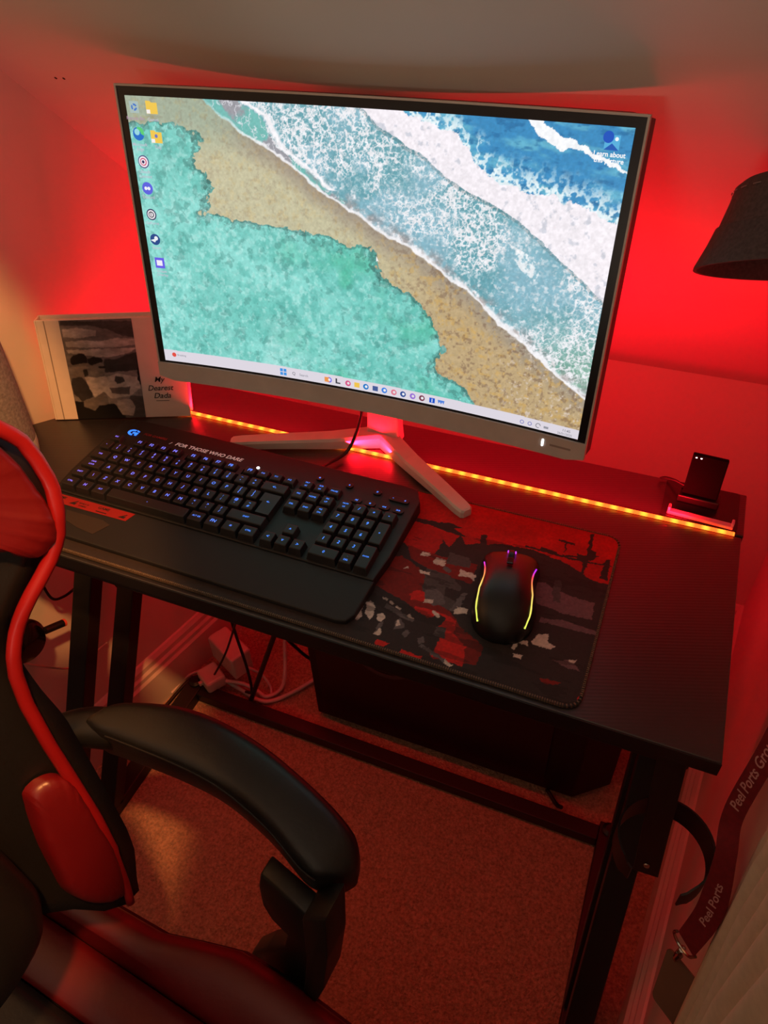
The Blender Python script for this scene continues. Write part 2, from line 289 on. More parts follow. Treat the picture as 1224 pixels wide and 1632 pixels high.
MAT_ART=[((40,34,35),[(-0.4117,0.1214),(-0.3642,0.1589),(-0.3494,0.1511),(-0.3222,0.1503),(-0.3196,0.1643),(-0.3196,0.1776),(-0.3087,0.1684),(-0.3038,0.1925),(-0.2924,0.1788),(-0.2781,0.1863),(-0.2814,0.2019),(-0.2742,0.2034),(-0.2701,0.1871),(-0.2538,0.1953),(-0.2176,0.1978),(-0.1801,0.1906),(-0.1456,0.174),(-0.1274,0.1739),(-0.1224,0.1957),(-0.1139,0.1809),(-0.131,0.0061),(-0.262,0.0011),(-0.3632,-0.0005)]),((120,20,14),[(-0.4033,0.103),(-0.3555,0.1369),(-0.3297,0.1253),(-0.3071,0.1084),(-0.2885,0.0863),(-0.2691,0.0705),(-0.2591,0.0609),(-0.2309,0.0457),(-0.2299,0.0214),(-0.2729,0.013),(-0.3121,0.0542),(-0.3518,0.072),(-0.3816,0.0804)]),((196,26,20),[(-0.314,0.072),(-0.2944,0.0729),(-0.2785,0.0715),(-0.2659,0.0672),(-0.2643,0.0501),(-0.2474,0.0394),(-0.2421,0.0151),(-0.2751,0.0155),(-0.2745,0.0462),(-0.2906,0.0624),(-0.313,0.0658)]),((196,26,20),[(-0.3267,0.0863),(-0.3181,0.0944),(-0.3025,0.0954),(-0.3048,0.0821),(-0.3212,0.0778)]),((120,20,14),[(-0.355,0.1556),(-0.3152,0.1519),(-0.2707,0.1526),(-0.2673,0.1233),(-0.3054,0.1241),(-0.3436,0.1359)]),((70,66,68),[(-0.3218,0.1283),(-0.2956,0.1278),(-0.2768,0.1148),(-0.2737,0.0779),(-0.2902,0.081),(-0.3155,0.0954)]),((70,66,68),[(-0.3061,0.1606),(-0.2802,0.1595),(-0.2758,0.1455),(-0.3029,0.1426)]),((92,88,92),[(-0.313,0.0963),(-0.3053,0.1032),(-0.2929,0.099),(-0.2836,0.0863),(-0.2961,0.0778),(-0.307,0.0841)]),((40,34,35),[(-0.2915,0.1093),(-0.2623,0.1076),(-0.2552,0.0849),(-0.263,0.0792),(-0.2793,0.0945),(-0.2896,0.0954)]),((92,88,92),[(-0.2723,0.1077),(-0.2673,0.1077),(-0.2702,0.0801),(-0.2782,0.079)]),((200,190,182),[(-0.3361,0.1506),(-0.3259,0.1522),(-0.3252,0.146),(-0.3353,0.1444)]),((200,190,182),[(-0.3182,0.1475),(-0.3049,0.1482),(-0.3043,0.1379),(-0.3175,0.1372)]),((92,88,92),[(-0.3046,0.1389),(-0.2945,0.1354),(-0.2956,0.1298),(-0.306,0.1342)]),((200,190,182),[(-0.286,0.1406),(-0.2795,0.1389),(-0.2677,0.1382),(-0.2659,0.1278),(-0.2727,0.1313),(-0.2843,0.129)]),((200,190,182),[(-0.2724,0.0867),(-0.2602,0.0876),(-0.2593,0.0806),(-0.2729,0.0755)]),((200,190,182),[(-0.3086,0.0844),(-0.2979,0.0866),(-0.2976,0.0819),(-0.3067,0.0794)]),((200,190,182),[(-0.3287,0.1226),(-0.3155,0.1234),(-0.3155,0.1193),(-0.326,0.1195)]),((200,190,182),[(-0.3482,0.1184),(-0.3423,0.1227),(-0.3412,0.12)]),((105,80,88),[(-0.2091,0.1501),(-0.1926,0.1534),(-0.1806,0.1461),(-0.1618,0.1436),(-0.1375,0.1415),(-0.1369,0.1179),(-0.164,0.1167),(-0.1999,0.1217)]),((70,66,68),[(-0.1827,0.1405),(-0.1837,0.1597),(-0.1773,0.1621),(-0.1722,0.1302),(-0.18,0.1291)]),((105,80,88),[(-0.1859,0.103),(-0.1588,0.1079),(-0.1249,0.1049),(-0.1269,0.099),(-0.16,0.0985),(-0.1859,0.0976)]),((200,190,182),[(-0.1831,0.081),(-0.1736,0.0846),(-0.1726,0.0747),(-0.163,0.0716),(-0.1669,0.0668),(-0.1844,0.0652),(-0.1879,0.0689)]),((200,190,182),[(-0.204,0.0662),(-0.1902,0.068),(-0.19,0.0622),(-0.1992,0.0629),(-0.2015,0.0519),(-0.2045,0.0558)]),((200,190,182),[(-0.2006,0.0489),(-0.1906,0.0495),(-0.1929,0.0437),(-0.1994,0.0444)]),((105,80,88),[(-0.1626,0.0536),(-0.1483,0.0591),(-0.1386,0.0628),(-0.1416,0.0568),(-0.1341,0.0502),(-0.1464,0.0502)]),((200,190,182),[(-0.1483,0.0591),(-0.1387,0.0636),(-0.1424,0.0574)]),((92,88,92),[(-0.2004,0.1291),(-0.1918,0.1275),(-0.1928,0.1206),(-0.2003,0.1234)]),((40,34,35),[(-0.1621,0.2056),(-0.1598,0.215),(-0.1624,0.2471),(-0.1583,0.2486),(-0.1553,0.221),(-0.1505,0.2185),(-0.1496,0.2061),(-0.1558,0.2017),(-0.157,0.1797),(-0.1603,0.1794),(-0.1612,0.1976),(-0.1692,0.1988),(-0.1703,0.2111)]),((40,34,35),[(-0.1401,0.181),(-0.1386,0.2102),(-0.134,0.2119),(-0.1311,0.1794)]),((40,34,35),[(-0.2277,0.2028),(-0.1859,0.201),(-0.1462,0.2137),(-0.1458,0.2117),(-0.1866,0.1976),(-0.2269,0.1998)]),((40,34,35),[(-0.1951,0.226),(-0.1745,0.2247),(-0.1746,0.2214),(-0.1832,0.2215),(-0.1835,0.2062),(-0.185,0.2067),(-0.1852,0.2208),(-0.1944,0.2229)]),((40,34,35),[(-0.2109,0.2003),(-0.2111,0.2068),(-0.1822,0.2003),(-0.1304,0.2029),(-0.1301,0.2009),(-0.1816,0.1973)]),((40,34,35),[(-0.3623,0.2036),(-0.3338,0.2046),(-0.3194,0.2088),(-0.3037,0.204),(-0.3134,0.2004),(-0.2942,0.1915),(-0.3176,0.192),(-0.3386,0.1958),(-0.3628,0.1963)]),((40,34,35),[(-0.3737,0.0884),(-0.354,0.0809),(-0.331,0.075),(-0.3071,0.0653),(-0.2955,0.0605),(-0.2864,0.0703),(-0.2771,0.0675),(-0.2827,0.0501),(-0.2742,0.0394),(-0.276,0.0218),(-0.29,0.0232),(-0.3316,0.0073),(-0.367,0.0154),(-0.3723,0.0595)]),((200,190,182),[(-0.3648,0.0575),(-0.3611,0.0627),(-0.3538,0.056),(-0.351,0.0459),(-0.3525,0.0362),(-0.3597,0.0426)]),((200,190,182),[(-0.3472,0.0473),(-0.3429,0.0508),(-0.3378,0.0454),(-0.3407,0.0388),(-0.3458,0.0405)]),((92,88,92),[(-0.3413,0.0368),(-0.3383,0.0398),(-0.3343,0.0235),(-0.3416,0.0207)]),((200,190,182),[(-0.3395,0.0259),(-0.3363,0.0316),(-0.3349,0.0215),(-0.3416,0.0207)]),((92,88,92),[(-0.326,0.0444),(-0.3242,0.0506),(-0.3149,0.045),(-0.3143,0.0399),(-0.3243,0.0334)]),((200,190,182),[(-0.3248,0.0485),(-0.3192,0.0416),(-0.3247,0.0377)]),((200,190,182),[(-0.3211,0.0535),(-0.3161,0.0591),(-0.31,0.0541),(-0.3143,0.0507)]),((92,88,92),[(-0.3143,0.0328),(-0.31,0.0397),(-0.3058,0.0361),(-0.3095,0.0277)]),((200,190,182),[(-0.2944,0.0729),(-0.2846,0.0692),(-0.2853,0.0653),(-0.2951,0.0689)]),((92,88,92),[(-0.2969,0.0308),(-0.2921,0.0361),(-0.2881,0.029),(-0.2923,0.0257)]),((92,88,92),[(-0.3451,0.0649),(-0.3245,0.0587),(-0.3075,0.0514),(-0.31,0.0487),(-0.3298,0.0539),(-0.345,0.0593)]),((200,190,182),[(-0.3505,0.0725),(-0.3453,0.0706),(-0.3455,0.0676),(-0.3507,0.0695)]),((200,190,182),[(-0.3417,0.0691),(-0.3366,0.0672),(-0.3369,0.0643),(-0.342,0.0661)]),((200,190,182),[(-0.3331,0.0657),(-0.3261,0.0627),(-0.3274,0.0604),(-0.3334,0.0628)]),((200,190,182),[(-0.3709,0.0319),(-0.3743,0.0492),(-0.3673,0.0566),(-0.3622,0.0352),(-0.3662,0.0247)]),((92,88,92),[(-0.2899,0.0266),(-0.2595,0.0165),(-0.2609,0.0127),(-0.2912,0.0227)]),((200,190,182),[(-0.2624,0.0171),(-0.2518,0.013),(-0.2548,0.0102),(-0.2623,0.013)]),((196,26,20),[(-0.3354,0.0161),(-0.3215,0.0162),(-0.3245,0.01),(-0.3353,0.0093)]),((196,26,20),[(-0.3066,0.0134),(-0.2844,0.0119),(-0.2851,0.0067),(-0.3073,0.0082)]),((70,66,68),[(-0.2839,0.0532),(-0.273,0.0556),(-0.2706,0.0408),(-0.283,0.0413)]),((120,20,14),[(-0.1691,0.0289),(-0.1572,0.0304),(-0.1482,0.0307),(-0.1559,0.0247),(-0.1669,0.0251)]),((200,190,182),[(-0.2199,0.0758),(-0.2193,0.076),(-0.2191,0.0752)]),((120,20,14),[(-0.6067,0.26),(-0.5923,0.2622),(-0.5873,0.2462),(-0.5951,0.2464)]),((92,88,92),[(-0.533,0.2401),(-0.5103,0.2427),(-0.4841,0.2411),(-0.4646,0.2374),(-0.4645,0.2334),(-0.4835,0.2359),(-0.5105,0.2357),(-0.529,0.2359)]),((92,88,92),[(-0.4585,0.2396),(-0.4388,0.2387),(-0.4383,0.2336),(-0.4579,0.2344)])]
BOOK_ART=[((120,118,122),[(0.0337,0.1457),(0.1348,0.1424),(0.1315,-0.003),(0.0302,-0.002)]),((70,68,72),[(0.0337,0.1457),(0.1348,0.1424),(0.1333,0.1198),(0.1173,0.1222),(0.0967,0.1322),(0.072,0.1386),(0.0461,0.1385),(0.0332,0.1389)]),((185,182,185),[(0.0341,0.1342),(0.0566,0.1354),(0.0817,0.1308),(0.0803,0.1234),(0.0574,0.1203),(0.0337,0.123)]),((185,182,185),[(0.0361,0.1163),(0.0643,0.1173),(0.0864,0.1156),(0.1095,0.1196),(0.1343,0.1179),(0.1339,0.1093),(0.0997,0.1057),(0.0512,0.1072),(0.0357,0.1096)]),((200,196,198),[(0.0346,0.1039),(0.0883,0.1051),(0.1342,0.1046),(0.1249,0.0991),(0.0975,0.0922),(0.0824,0.0927),(0.0366,0.1)]),((62,60,62),[(0.0857,0.0897),(0.1045,0.0891),(0.1168,0.0955),(0.1333,0.0988),(0.1344,0.0714),(0.1012,0.0685),(0.0825,0.0711)]),((150,148,150),[(0.0822,0.0691),(0.1362,0.0733),(0.1349,0.0371),(0.1358,0.0164),(0.0812,0.018)]),((90,86,88),[(0.1149,0.0336),(0.1333,0.0331),(0.1316,-0.0025),(0.0899,-0.0013)]),((24,22,24),[(0.0375,0.0902),(0.0425,0.0963),(0.0515,0.0989),(0.0588,0.0977),(0.0612,0.0924),(0.0607,0.0856),(0.0526,0.0849),(0.0391,0.0819),(0.0369,0.0844)]),((28,26,28),[(0.0616,0.0904),(0.0712,0.0931),(0.0804,0.0916),(0.0831,0.0878),(0.0811,0.0849),(0.0652,0.0811),(0.062,0.0846)]),((125,120,120),[(0.0402,0.0819),(0.0526,0.0849),(0.0606,0.0852),(0.0604,0.0757),(0.0529,0.066),(0.0426,0.0623),(0.0365,0.0685)]),((45,43,45),[(0.0525,0.074),(0.0589,0.0758),(0.0597,0.0668),(0.0537,0.065)]),((130,126,126),[(0.0643,0.0815),(0.0792,0.085),(0.0859,0.0799),(0.0822,0.0691),(0.0716,0.0634),(0.0628,0.0677)]),((30,30,30),[(0.0753,0.0792),(0.0869,0.0798),(0.0844,0.0766),(0.0759,0.0768)]),((55,54,58),[(0.0346,0.0626),(0.0487,0.0642),(0.0564,0.0538),(0.0606,0.0343),(0.0437,0.0276),(0.0341,0.0382),(0.0322,0.0485)]),((205,200,200),[(0.053,0.0644),(0.0716,0.0634),(0.0891,0.0649),(0.0912,0.0548),(0.0773,0.041),(0.0623,0.0332),(0.0584,0.0436)]),((215,210,208),[(0.0849,0.063),(0.1012,0.0685),(0.1196,0.0639),(0.1307,0.0616),(0.1312,0.0454),(0.1149,0.0336),(0.0872,0.0304),(0.0773,0.041)]),((80,78,80),[(0.0986,0.0646),(0.1078,0.0623),(0.1097,0.0562),(0.0986,0.0525),(0.0948,0.0587)]),((110,105,106),[(0.0861,0.0468),(0.1171,0.0479),(0.1133,0.0357),(0.0886,0.0386)]),((120,115,115),[(0.0437,0.0276),(0.062,0.0311),(0.0773,0.041),(0.0805,0.0368),(0.064,0.0207),(0.0588,0.0135),(0.0441,0.0192)]),((20,19,21),[(0.0328,0.0268),(0.0456,0.0271),(0.0445,0.0192),(0.0586,0.0124),(0.0679,0.0205),(0.0897,0.022),(0.1027,0.0047),(0.1025,-0.0027),(0.0302,-0.002)]),((190,184,184),[(0.0946,0.0281),(0.1143,0.0295),(0.1192,0.0169),(0.1141,0.0022),(0.0987,0.0048),(0.0926,0.0156)]),((18,18,18),[(0.1321,0.0774),(0.1354,0.0783),(0.1336,0.0484),(0.1302,0.0515),(0.1287,0.0636)])]

# ================================================================== ROOM
def slab(name, quads, n, t, m):   # polygon extruded by t along n
    v = [Vector(q) for q in quads]; k = len(v); b = [q + Vector(n) * t for q in v]
    fs = [tuple(range(k)), tuple(reversed(range(k, 2 * k)))] + [(i, (i + 1) % k, k + (i + 1) % k, k + i) for i in range(k)]
    return struct(make_obj(name, v + b, fs, m))
FZ = -0.73
LX = lambda y: -0.975 + (y - 0.2) * 0.2126
RX = lambda y: 0.055 + 0.1051 * y
slab('floor', [(-2.2, -2.6, FZ), (2.4, -2.6, FZ), (2.4, 1.0, FZ), (-2.2, 1.0, FZ)], (0, 0, -1), .05, MW['carpet'])
gab = [(.8, FZ), (.8, -.0835), (-.558, 1.4365), (-2.4, 1.4365), (-2.4, FZ)]
slab('wall_left', [(LX(y), y, z) for y, z in gab], (-1, 0, 0), .08, MW['wall'])
slab('wall_right', [(RX(y), y, z) for y, z in [(.8, FZ), (.8, -.0835), (-.41, 1.275), (-.41, FZ)]], (1, 0, 0), .08, MW['wall'])
slab('wall_right_rear', [(RX(y), y, z) for y, z in [(-1.25, FZ), (-1.25, 1.4365), (-2.4, 1.4365), (-2.4, FZ)]], (1, 0, 0), .08, MW['wall'])
slab('wall_right_top', [(RX(y), y, z) for y, z in [(-.39, 1.25), (-.41, 1.275), (-.558, 1.4365), (-1.25, 1.4365), (-1.25, 1.25)]], (1, 0, 0), .08, MW['wall'])
dr = slab('blocker_door_1', [(RX(y) + .01, y, z) for y, z in [(-.45, FZ + .008), (-.45, 1.245), (-1.245, 1.245), (-1.245, FZ + .008)]], (1, 0, 0), .04, MW['trim'])  # unseen door, added to narrow the light through the doorway
MB().tube([(RX(-.53) + .008, -.53, .25), (RX(-.53) - .04, -.53, .25), (RX(-.53) - .045, -.60, .25)], .008, 12).obj('door_handle', MW['chrome'], dr, True)
slab('wall_back', [(LX(.8), .8, FZ), (RX(.8), .8, FZ), (RX(.8), .8, -.0835), (LX(.8), .8, -.0835)], (0, 1, 0), .08, MW['wall'])
sl = slab('ceiling', [(LX(.8), .8, -.0835), (RX(.8), .8, -.0835), (RX(-.558), -.558, 1.4365), (LX(-.558), -.558, 1.4365)], (0, .7456, .6663), .08, MW['slope'])
slab('ceiling_flat', [(LX(-.558), -.558, 1.4365), (RX(-.558), -.558, 1.4365), (RX(-2.4), -2.4, 1.4365), (LX(-2.4), -2.4, 1.4365)], (0, 0, 1), .06, MW['slope']).name = 'ceiling_rear'
hb = MB()
for hx in (-.868, -.856): hb.lathe([(0, .0006), (.0018, .0006), (.0018, 0)], (0, 0, 0), 10, Matrix.Translation((hx, .3500, .4206)) @ Vector((0, -.7456, -.6663)).to_track_quat('Z', 'Y').to_matrix().to_4x4())
hb.obj('screw_hole', MW['ink'], sl)
prof = [(0, 0), (.020, 0), (.020, .088), (.015, .093), (.015, .103), (.010, .108), (.010, .120), (.004, .128), (0, .130)]
def board(name, a, b, nrm, m=MW['trim']):
    secs = [[(p[0] + nrm[0] * d, p[1] + nrm[1] * d, FZ + z) for d, z in prof] for p in (a, b)]
    return struct(MB().loft(secs).obj(name, m))
board('baseboard_left', (LX(-2.4), -2.4), (LX(.8), .8), (.978, -.208))
board('baseboard_right', (RX(-.40), -.40), (RX(.8), .8), (-.9945, .1045))
board('baseboard_back', (LX(.78), .8), (RX(.78), .8), (0, -1))
tr = MB().box((-.012, -.065, FZ), (.0, .0, 1.25), Matrix.Translation((RX(-.309), -.309, 0)) @ Matrix.Rotation(math.radians(-6), 4, 'Z'), .003)
struct(tr.obj('trim_1', MW['trim']))

# ================================================================== DESK
desk = thing('desk', (-.483, .19, FZ), 'black carbon-textured gaming desk with slanting steel legs and open front rail', 'desk')
MB().prism([(-.966, 0), (0, 0), (0, .3035), (-.877, .3035), (-.965, .2)], -.018, 0, bev=.0015).obj('desktop', MW['desk'], desk)
MB().prism([(-.875, .3055), (.002, .3055), (.002, .383), (-.81, .383)], -.018, .001, bev=.0015).obj('rear_board', MW['desk'], desk)
MB().box((-.9655, -.0012, -.0185), (.0, -.0001, -.0003), bev=.0004).obj('edge_band', MW['edge'], desk)
MB().box((-.93, .012, -.045), (-.02, .038, -.0182), bev=.002).obj('front_rail', MW['steel'], desk)
for x in (-.90, -.030):
    MB().box((x - .02, .0385, -.045), (x + .02, .375, -.0182), bev=.002).obj('top_bar', MW['steel'], desk)
    MB().box((x - .0175, -.17, FZ), (x + .0175, .285, FZ + .028), bev=.002).obj('foot_bar', MW['steel'], desk)
    for yt, yb in ((.26, -.135), (.385, -.02)):
        a = Vector((x, yt, -.03)); b = Vector((x, yb, FZ + .014)); d = (b - a); L = d.length
        fr = Matrix.Translation(a) @ d.to_track_quat('Z', 'Y').to_matrix().to_4x4()
        MB().box((-.0175, -.014, 0.02), (.0175, .014, L - .012), fr, .002).obj('leg', MW['steel'], desk)
MB().box((-.8825, .248, FZ + .001), (-.0475, .276, FZ + .027), bev=.002).obj('cross_bar', MW['steel'], desk)
for x, y in ((-.90, .272), (-.03, .272), (-.9, -.16), (-.03, -.16)):
    MB().lathe([(0, .0), (.012, .0), (.013, .004), (.007, .008), (0, .008)], (x, y, FZ + .028), 20).obj('bolt_cap', MW['steel'], desk)

led = MB().box((-.92, .3018, .0012), (-.0085, .3063, .0035)).obj('led_strip', MW['led'])
tag(led, 'glowing orange-red light strip lying across the rear of the desk', 'light strip')

# ================================================================== MOUSE MAT
def rrect(x0, y0, x1, y1, r, n=6):
    out = []
    for cx, cy, a0 in ((x1 - r, y1 - r, 0), (x0 + r, y1 - r, 90), (x0 + r, y0 + r, 180), (x1 - r, y0 + r, 270)):
        for i in range(n + 1):
            a = math.radians(a0 + 90 * i / n); out.append((cx + r * math.cos(a), cy + r * math.sin(a)))
    return out
padt = thing('mouse_pad', (-.53, .13, 0), 'long desk mat printed with red sky, ruins and rifle artwork', 'mouse mat')
MX0, MX1, MY0, MY1 = -.800, -.1265, .006, .252
MB().prism(rrect(MX0, MY0, MX1, MY1, .016), .0002, .0032).obj('rubber_base', MW['edge'], padt)
ART_BASE = (182, 20, 16)
def mat_col(U, V):
    x = MX0 + .0025 + U * (MX1 - MX0 - .005); y = MY0 + .0025 + V * (MY1 - MY0 - .005)
    jx = x + (fbm(x, y, 260, 3) - .5) * .0045; jy = y + (fbm(x, y, 260, 11) - .5) * .0035
    c = np.zeros(U.shape + (3,)); c[:] = ART_BASE
    c *= (.82 + .3 * fbm(x * .4, y, 60, 5))[..., None]
    for rgb, P in MAT_ART:
        m = inpoly(jx, jy, P); c[m] = rgb
    m = (x < -.365) & (y < .032); c[m] = (44, 34, 34); m = (x > -.62) & (x < -.42) & (y > .225) & (fbm(x, y, 120, 77) > .45); c[m] = (50, 40, 42)
    # the part under and left of the keyboard: grey brush strokes on red
    st = (fbm(x * .35, y * 1.6, 55, 21) > .66) & (y < .20) & (x > -.37); c[st] = c[st] * .75
    c *= (.86 + .28 * fbm(x, y, 420, 31, 3))[..., None]
    return np.clip(c, 0, 255)
def mat_pos(U, V):
    x = MX0 + .0025 + U * (MX1 - MX0 - .005); y = MY0 + .0025 + V * (MY1 - MY0 - .005)
    r = .0145                                                       # pull the corners in to the rounded outline
    cx = np.clip(x, MX0 + .016, MX1 - .016); cy = np.clip(y, MY0 + .016, MY1 - .016); dx, dy = x - cx, y - cy; d = np.hypot(dx, dy)
    k = np.where(d > r - .0012, (r - .0012) / np.maximum(d, 1e-6), 1); m = (np.abs(dx) > 1e-9) & (np.abs(dy) > 1e-9)
    x = np.where(m, cx + dx * k, x); y = np.where(m, cy + dy * k, y)
    return np.stack([x, y, np.full(x.shape, .0036)], -1)
sheet('printed_cloth', 1000, 300, mat_pos, mat_col, attr_mat('printed_mat_cloth', .8, bump=(900, .2, .0003)), padt)
rim = rrect(MX0 + .0012, MY0 + .0012, MX1 - .0012, MY1 - .0012, .015)
sb = MB(); ns = []
for i in range(len(rim)):                                            # stitched edge: short overlocked threads
    a = Vector((*rim[i], 0)); b = Vector((*rim[(i + 1) % len(rim)], 0)); L = (b - a).length; n = max(1, int(L / .0024))
    for k in range(n): ns.append((a.lerp(b, k / n), (b - a).normalized()))
for p, t in ns:
    q = Vector((-t.y, t.x, 0)); z = Vector((0, 0, 1))
    sb.add([p + q * .0016 + z * .0012, p - q * .0016 + z * .0012, p - q * .0016 + t * .0016 + z * .0012, p + q * .0016 + t * .0016 + z * .0012,
            p + q * .0012 + z * .0043, p - q * .0012 + z * .0043, p - q * .0012 + t * .0014 + z * .0043, p + q * .0012 + t * .0014 + z * .0043],
           [(0, 1, 2, 3), (7, 6, 5, 4), (0, 4, 5, 1), (1, 5, 6, 2), (2, 6, 7, 3), (3, 7, 4, 0)])
sb.obj('stitched_edge', MW['silver'], padt)

# ================================================================== KEYBOARD
U1 = .01905; KX, KY, KA = -.8019, .1705, -.0073
ck, sk = math.cos(KA), math.sin(KA)
def kp(u, v, z):      # u to the right from the key block's left edge, v to the back from the number row, metres
    return Vector((KX + ck * u - sk * v, KY + sk * u + ck * v, z))
kfr = lambda z=0: Matrix(((ck, -sk, 0, KX), (sk, ck, 0, KY), (0, 0, 1, z), (0, 0, 0, 1)))
kb = thing('keyboard', (-.588, .13, .004), 'full-size black gaming keyboard with glowing blue legends on the desk mat', 'keyboard')
KL, KR, KF, KB = -.0125, .4405, -.148, .066
zt = lambda v: .0165 + (v + .076) * .045          # top of deck slopes up to the back
def deck(poly, top, bot, bev):                     # slab following the slope
    bm = bmesh.new(); vs = [bm.verts.new((x, y, bot)) for x, y in poly]; f = bm.faces.new(vs)
    g = bmesh.ops.extrude_face_region(bm, geom=[f])
    for e in g['geom']:
        if isinstance(e, bmesh.types.BMVert): e.co.z = top(e.co.y)
    bmesh.ops.recalc_face_normals(bm, faces=bm.faces[:])
    if bev: bmesh.ops.bevel(bm, geom=[e for e in bm.edges if min(v.co.z for v in e.verts) > bot + .002], offset=bev, segments=2, profile=.5, affect='EDGES')
    return bm
out = [(KL + .004, -.088), (KR - .004, -.088), (KR, -.05), (KR, .045), (KR - .010, .064), (KR - .03, KB), (.30, KB), (.12, KB + .004), (.02, KB + .004), (KL + .006, KB - .003), (KL, .045), (KL, -.05)]
MB().bm(deck(out, zt, .004, .0015), kfr()).obj('case', MW['kb'], kb)
pr = [(KL + .004, -.0885), (KL + .005, -.125), (KL + .014, -.143), (KL + .03, KF), (KR - .020, KF), (KR - .010, -.145), (KR - .0045, -.135), (KR - .002, -.0885)]
MB().bm(deck(list(reversed(pr)), lambda v: .0155 + (v + .088) * .10, .004, .0018), kfr()).obj('palm_rest', MW['palm'], kb)
mleg = {}
def leg_mat(t):      # legend light: violet at the left, blue to the right
    k = round(t * 6)
    if k not in mleg:
        a = np.array([150, 120, 255]); b = np.array([70, 135, 255]); c = a + (b - a) * min(1, k / 6 * 1.6)
        m = mat('lit_legend', (20, 20, 30), .5, emit=tuple(c), es=1.7); m.name = 'lit_legend_%s' % ('violet' if k < 2 else 'blue'); mleg[k] = m
    return mleg[k]
def keycap(u, v, w, d, s, name='keycap', ts=.0046, sub=None, h=.0092, tw=None):
    z0 = zt(v) - .001; zt_ = z0 + h + .001
    bm = bmesh.new(); bmesh.ops.create_cube(bm, size=1)
    for q in bm.verts:
        t = q.co.z > 0; ins = .0026 if t else .0006
        x = (w / 2 - ins) * (1 if q.co.x > 0 else -1); y = (d / 2 - ins) * (1 if q.co.y > 0 else -1) + (.0006 if t else 0)
        q.co = Vector((u + x, v + y, (zt_ if t else z0) + (y * .06 if t else 0)))
    bmesh.ops.bevel(bm, geom=[e for e in bm.edges if max(q.co.z for q in e.verts) > z0 + .002], offset=.0009, segments=2, profile=.5, affect='EDGES')
    o = MB().bm(bm, kfr()).obj(name, MW['key'], kb)
    if s:
        t = MB(); ux = (ck, sk, 0); uy = (-sk, ck, .06)
        L = s.split('|')
        for i, a in enumerate(L):
            off = (.0 if len(L) == 1 else (.0028 - i * .0052)); off += .0005
            text(t, a, kp(u, v + off, zt_ + off * .06), ux, uy, ts if len(L) == 1 else ts * .8, .00015, .12, 0)
        t.obj('legend', leg_mat(max(0, u) / .43), o)
    return o
yr = [1.0954 * U1, 0, -U1, -2 * U1, -3 * U1, -4 * U1]
def krow(r, items, x=0.0, d=U1):
    for it in items:
        s, w = (it, 1) if isinstance(it, str) else it
        if s is not None:
            small = len(s.replace('|', '')) > 2
            keycap((x + w / 2) * U1, yr[r], w * U1, d, s, h=.0062 if r == 0 else .0092, ts=.0033 if small and '|' not in s else (.0040 if small else .0062))
        x += w
krow(0, ['ESC', (None, 1), 'F1', 'F2', 'F3', 'F4', (None, .5), 'F5', 'F6', 'F7', 'F8', (None, .5), 'F9', 'F10', 'F11', 'F12'], 0, U1 * .86)
krow(1, ['`', '!|1', '"|2', '\u00a3|3', '$|4', '%|5', '^|6', '&|7', '*|8', '(|9', ')|0', '_|-', '+|=', ('<-', 2)])
krow(2, [('TAB', 1.5)] + list('QWERTYUIOP') + ['{|[', '}|]'])
krow(3, [('CAPS|LOCK', 1.75)] + list('ASDFGHJKL') + [':|;', '@|\'', '~|#'])
krow(4, [('SHIFT', 1.25), '\\'] + list('ZXCVBNM') + ['<|,', '>|.', '?|/', ('SHIFT', 2.75)])
krow(5, [('CTRL', 1.25), ('H', 1.25), ('ALT', 1.25)])
keycap(6.875 * U1, yr[5], 6.25 * U1, U1, '-', name='space_bar')
krow(5, [('ALT GR', 1.25), ('FN', 1.25), ('=', 1.25), ('CTRL', 1.25)], 10)
# the tall L-shaped enter key
z0 = zt(-.028); lp = [(13.5, -.5), (13.5, -1.5), (13.75, -1.5), (13.75, -2.5), (15, -2.5), (15, -.5)]
bm = bmesh.new(); cxy = (14.35, -1.5); vb = [bm.verts.new((x * U1 + (.0006 if x < 14 else -.0006), y * U1 + (.0006 if y < -1.6 else -.0006), z0 - .001)) for x, y in lp]
bm.faces.new(vb); vt = [bm.verts.new((x * U1 + (.0028 if x < 14 else -.0028), y * U1 + (.0026 if y < -1.6 else (-.0020 if y > -1 else .0026)), zt(y * U1) + .0088)) for x, y in lp]
bm.faces.new(list(reversed(vt)))
for i in range(6): bm.faces.new([vb[i], vt[i], vt[(i + 1) % 6], vb[(i + 1) % 6]])
bmesh.ops.recalc_face_normals(bm, faces=bm.faces[:])
ek = MB().bm(bm, kfr()).obj('enter_key', MW['key'], kb)
t = MB(); text(t, '<-', kp(14.3 * U1, -1.35 * U1, zt(-.026) + .009), (ck, sk, 0), (-sk, ck, .05), .005, .0006, .12, .01); t.obj('legend', leg_mat(.7), ek)
for r, row in ((0, ['PRT|SC', 'SCR|LK', 'PAUSE']), (1, ['INS', 'HOME', 'PG|UP']), (2, ['DEL', 'END', 'PG|DN'])): krow(r, row, 15.25, U1 if r else U1 * .86)
krow(4, ['^'], 16.25); krow(5, ['<', 'v', '>'], 15.25)
krow(1, ['NUM|LK', '/', '*', '-'], 18.5)
krow(2, ['7', '8', '9'], 18.5); krow(3, ['4', '5', '6'], 18.5); krow(4, ['1', '2', '3'], 18.5)
keycap(22 * U1, -1.5 * U1, U1, 2 * U1, '+', name='numpad_plus_key'); keycap(22 * U1, -3.5 * U1, U1, 2 * U1, 'ENTER', name='numpad_enter_key', ts=.0026)
keycap(19.5 * U1, yr[5], 2 * U1, U1, '0', ts=.005, name='numpad_zero_key'); krow(5, ['.|DEL'], 20.5)
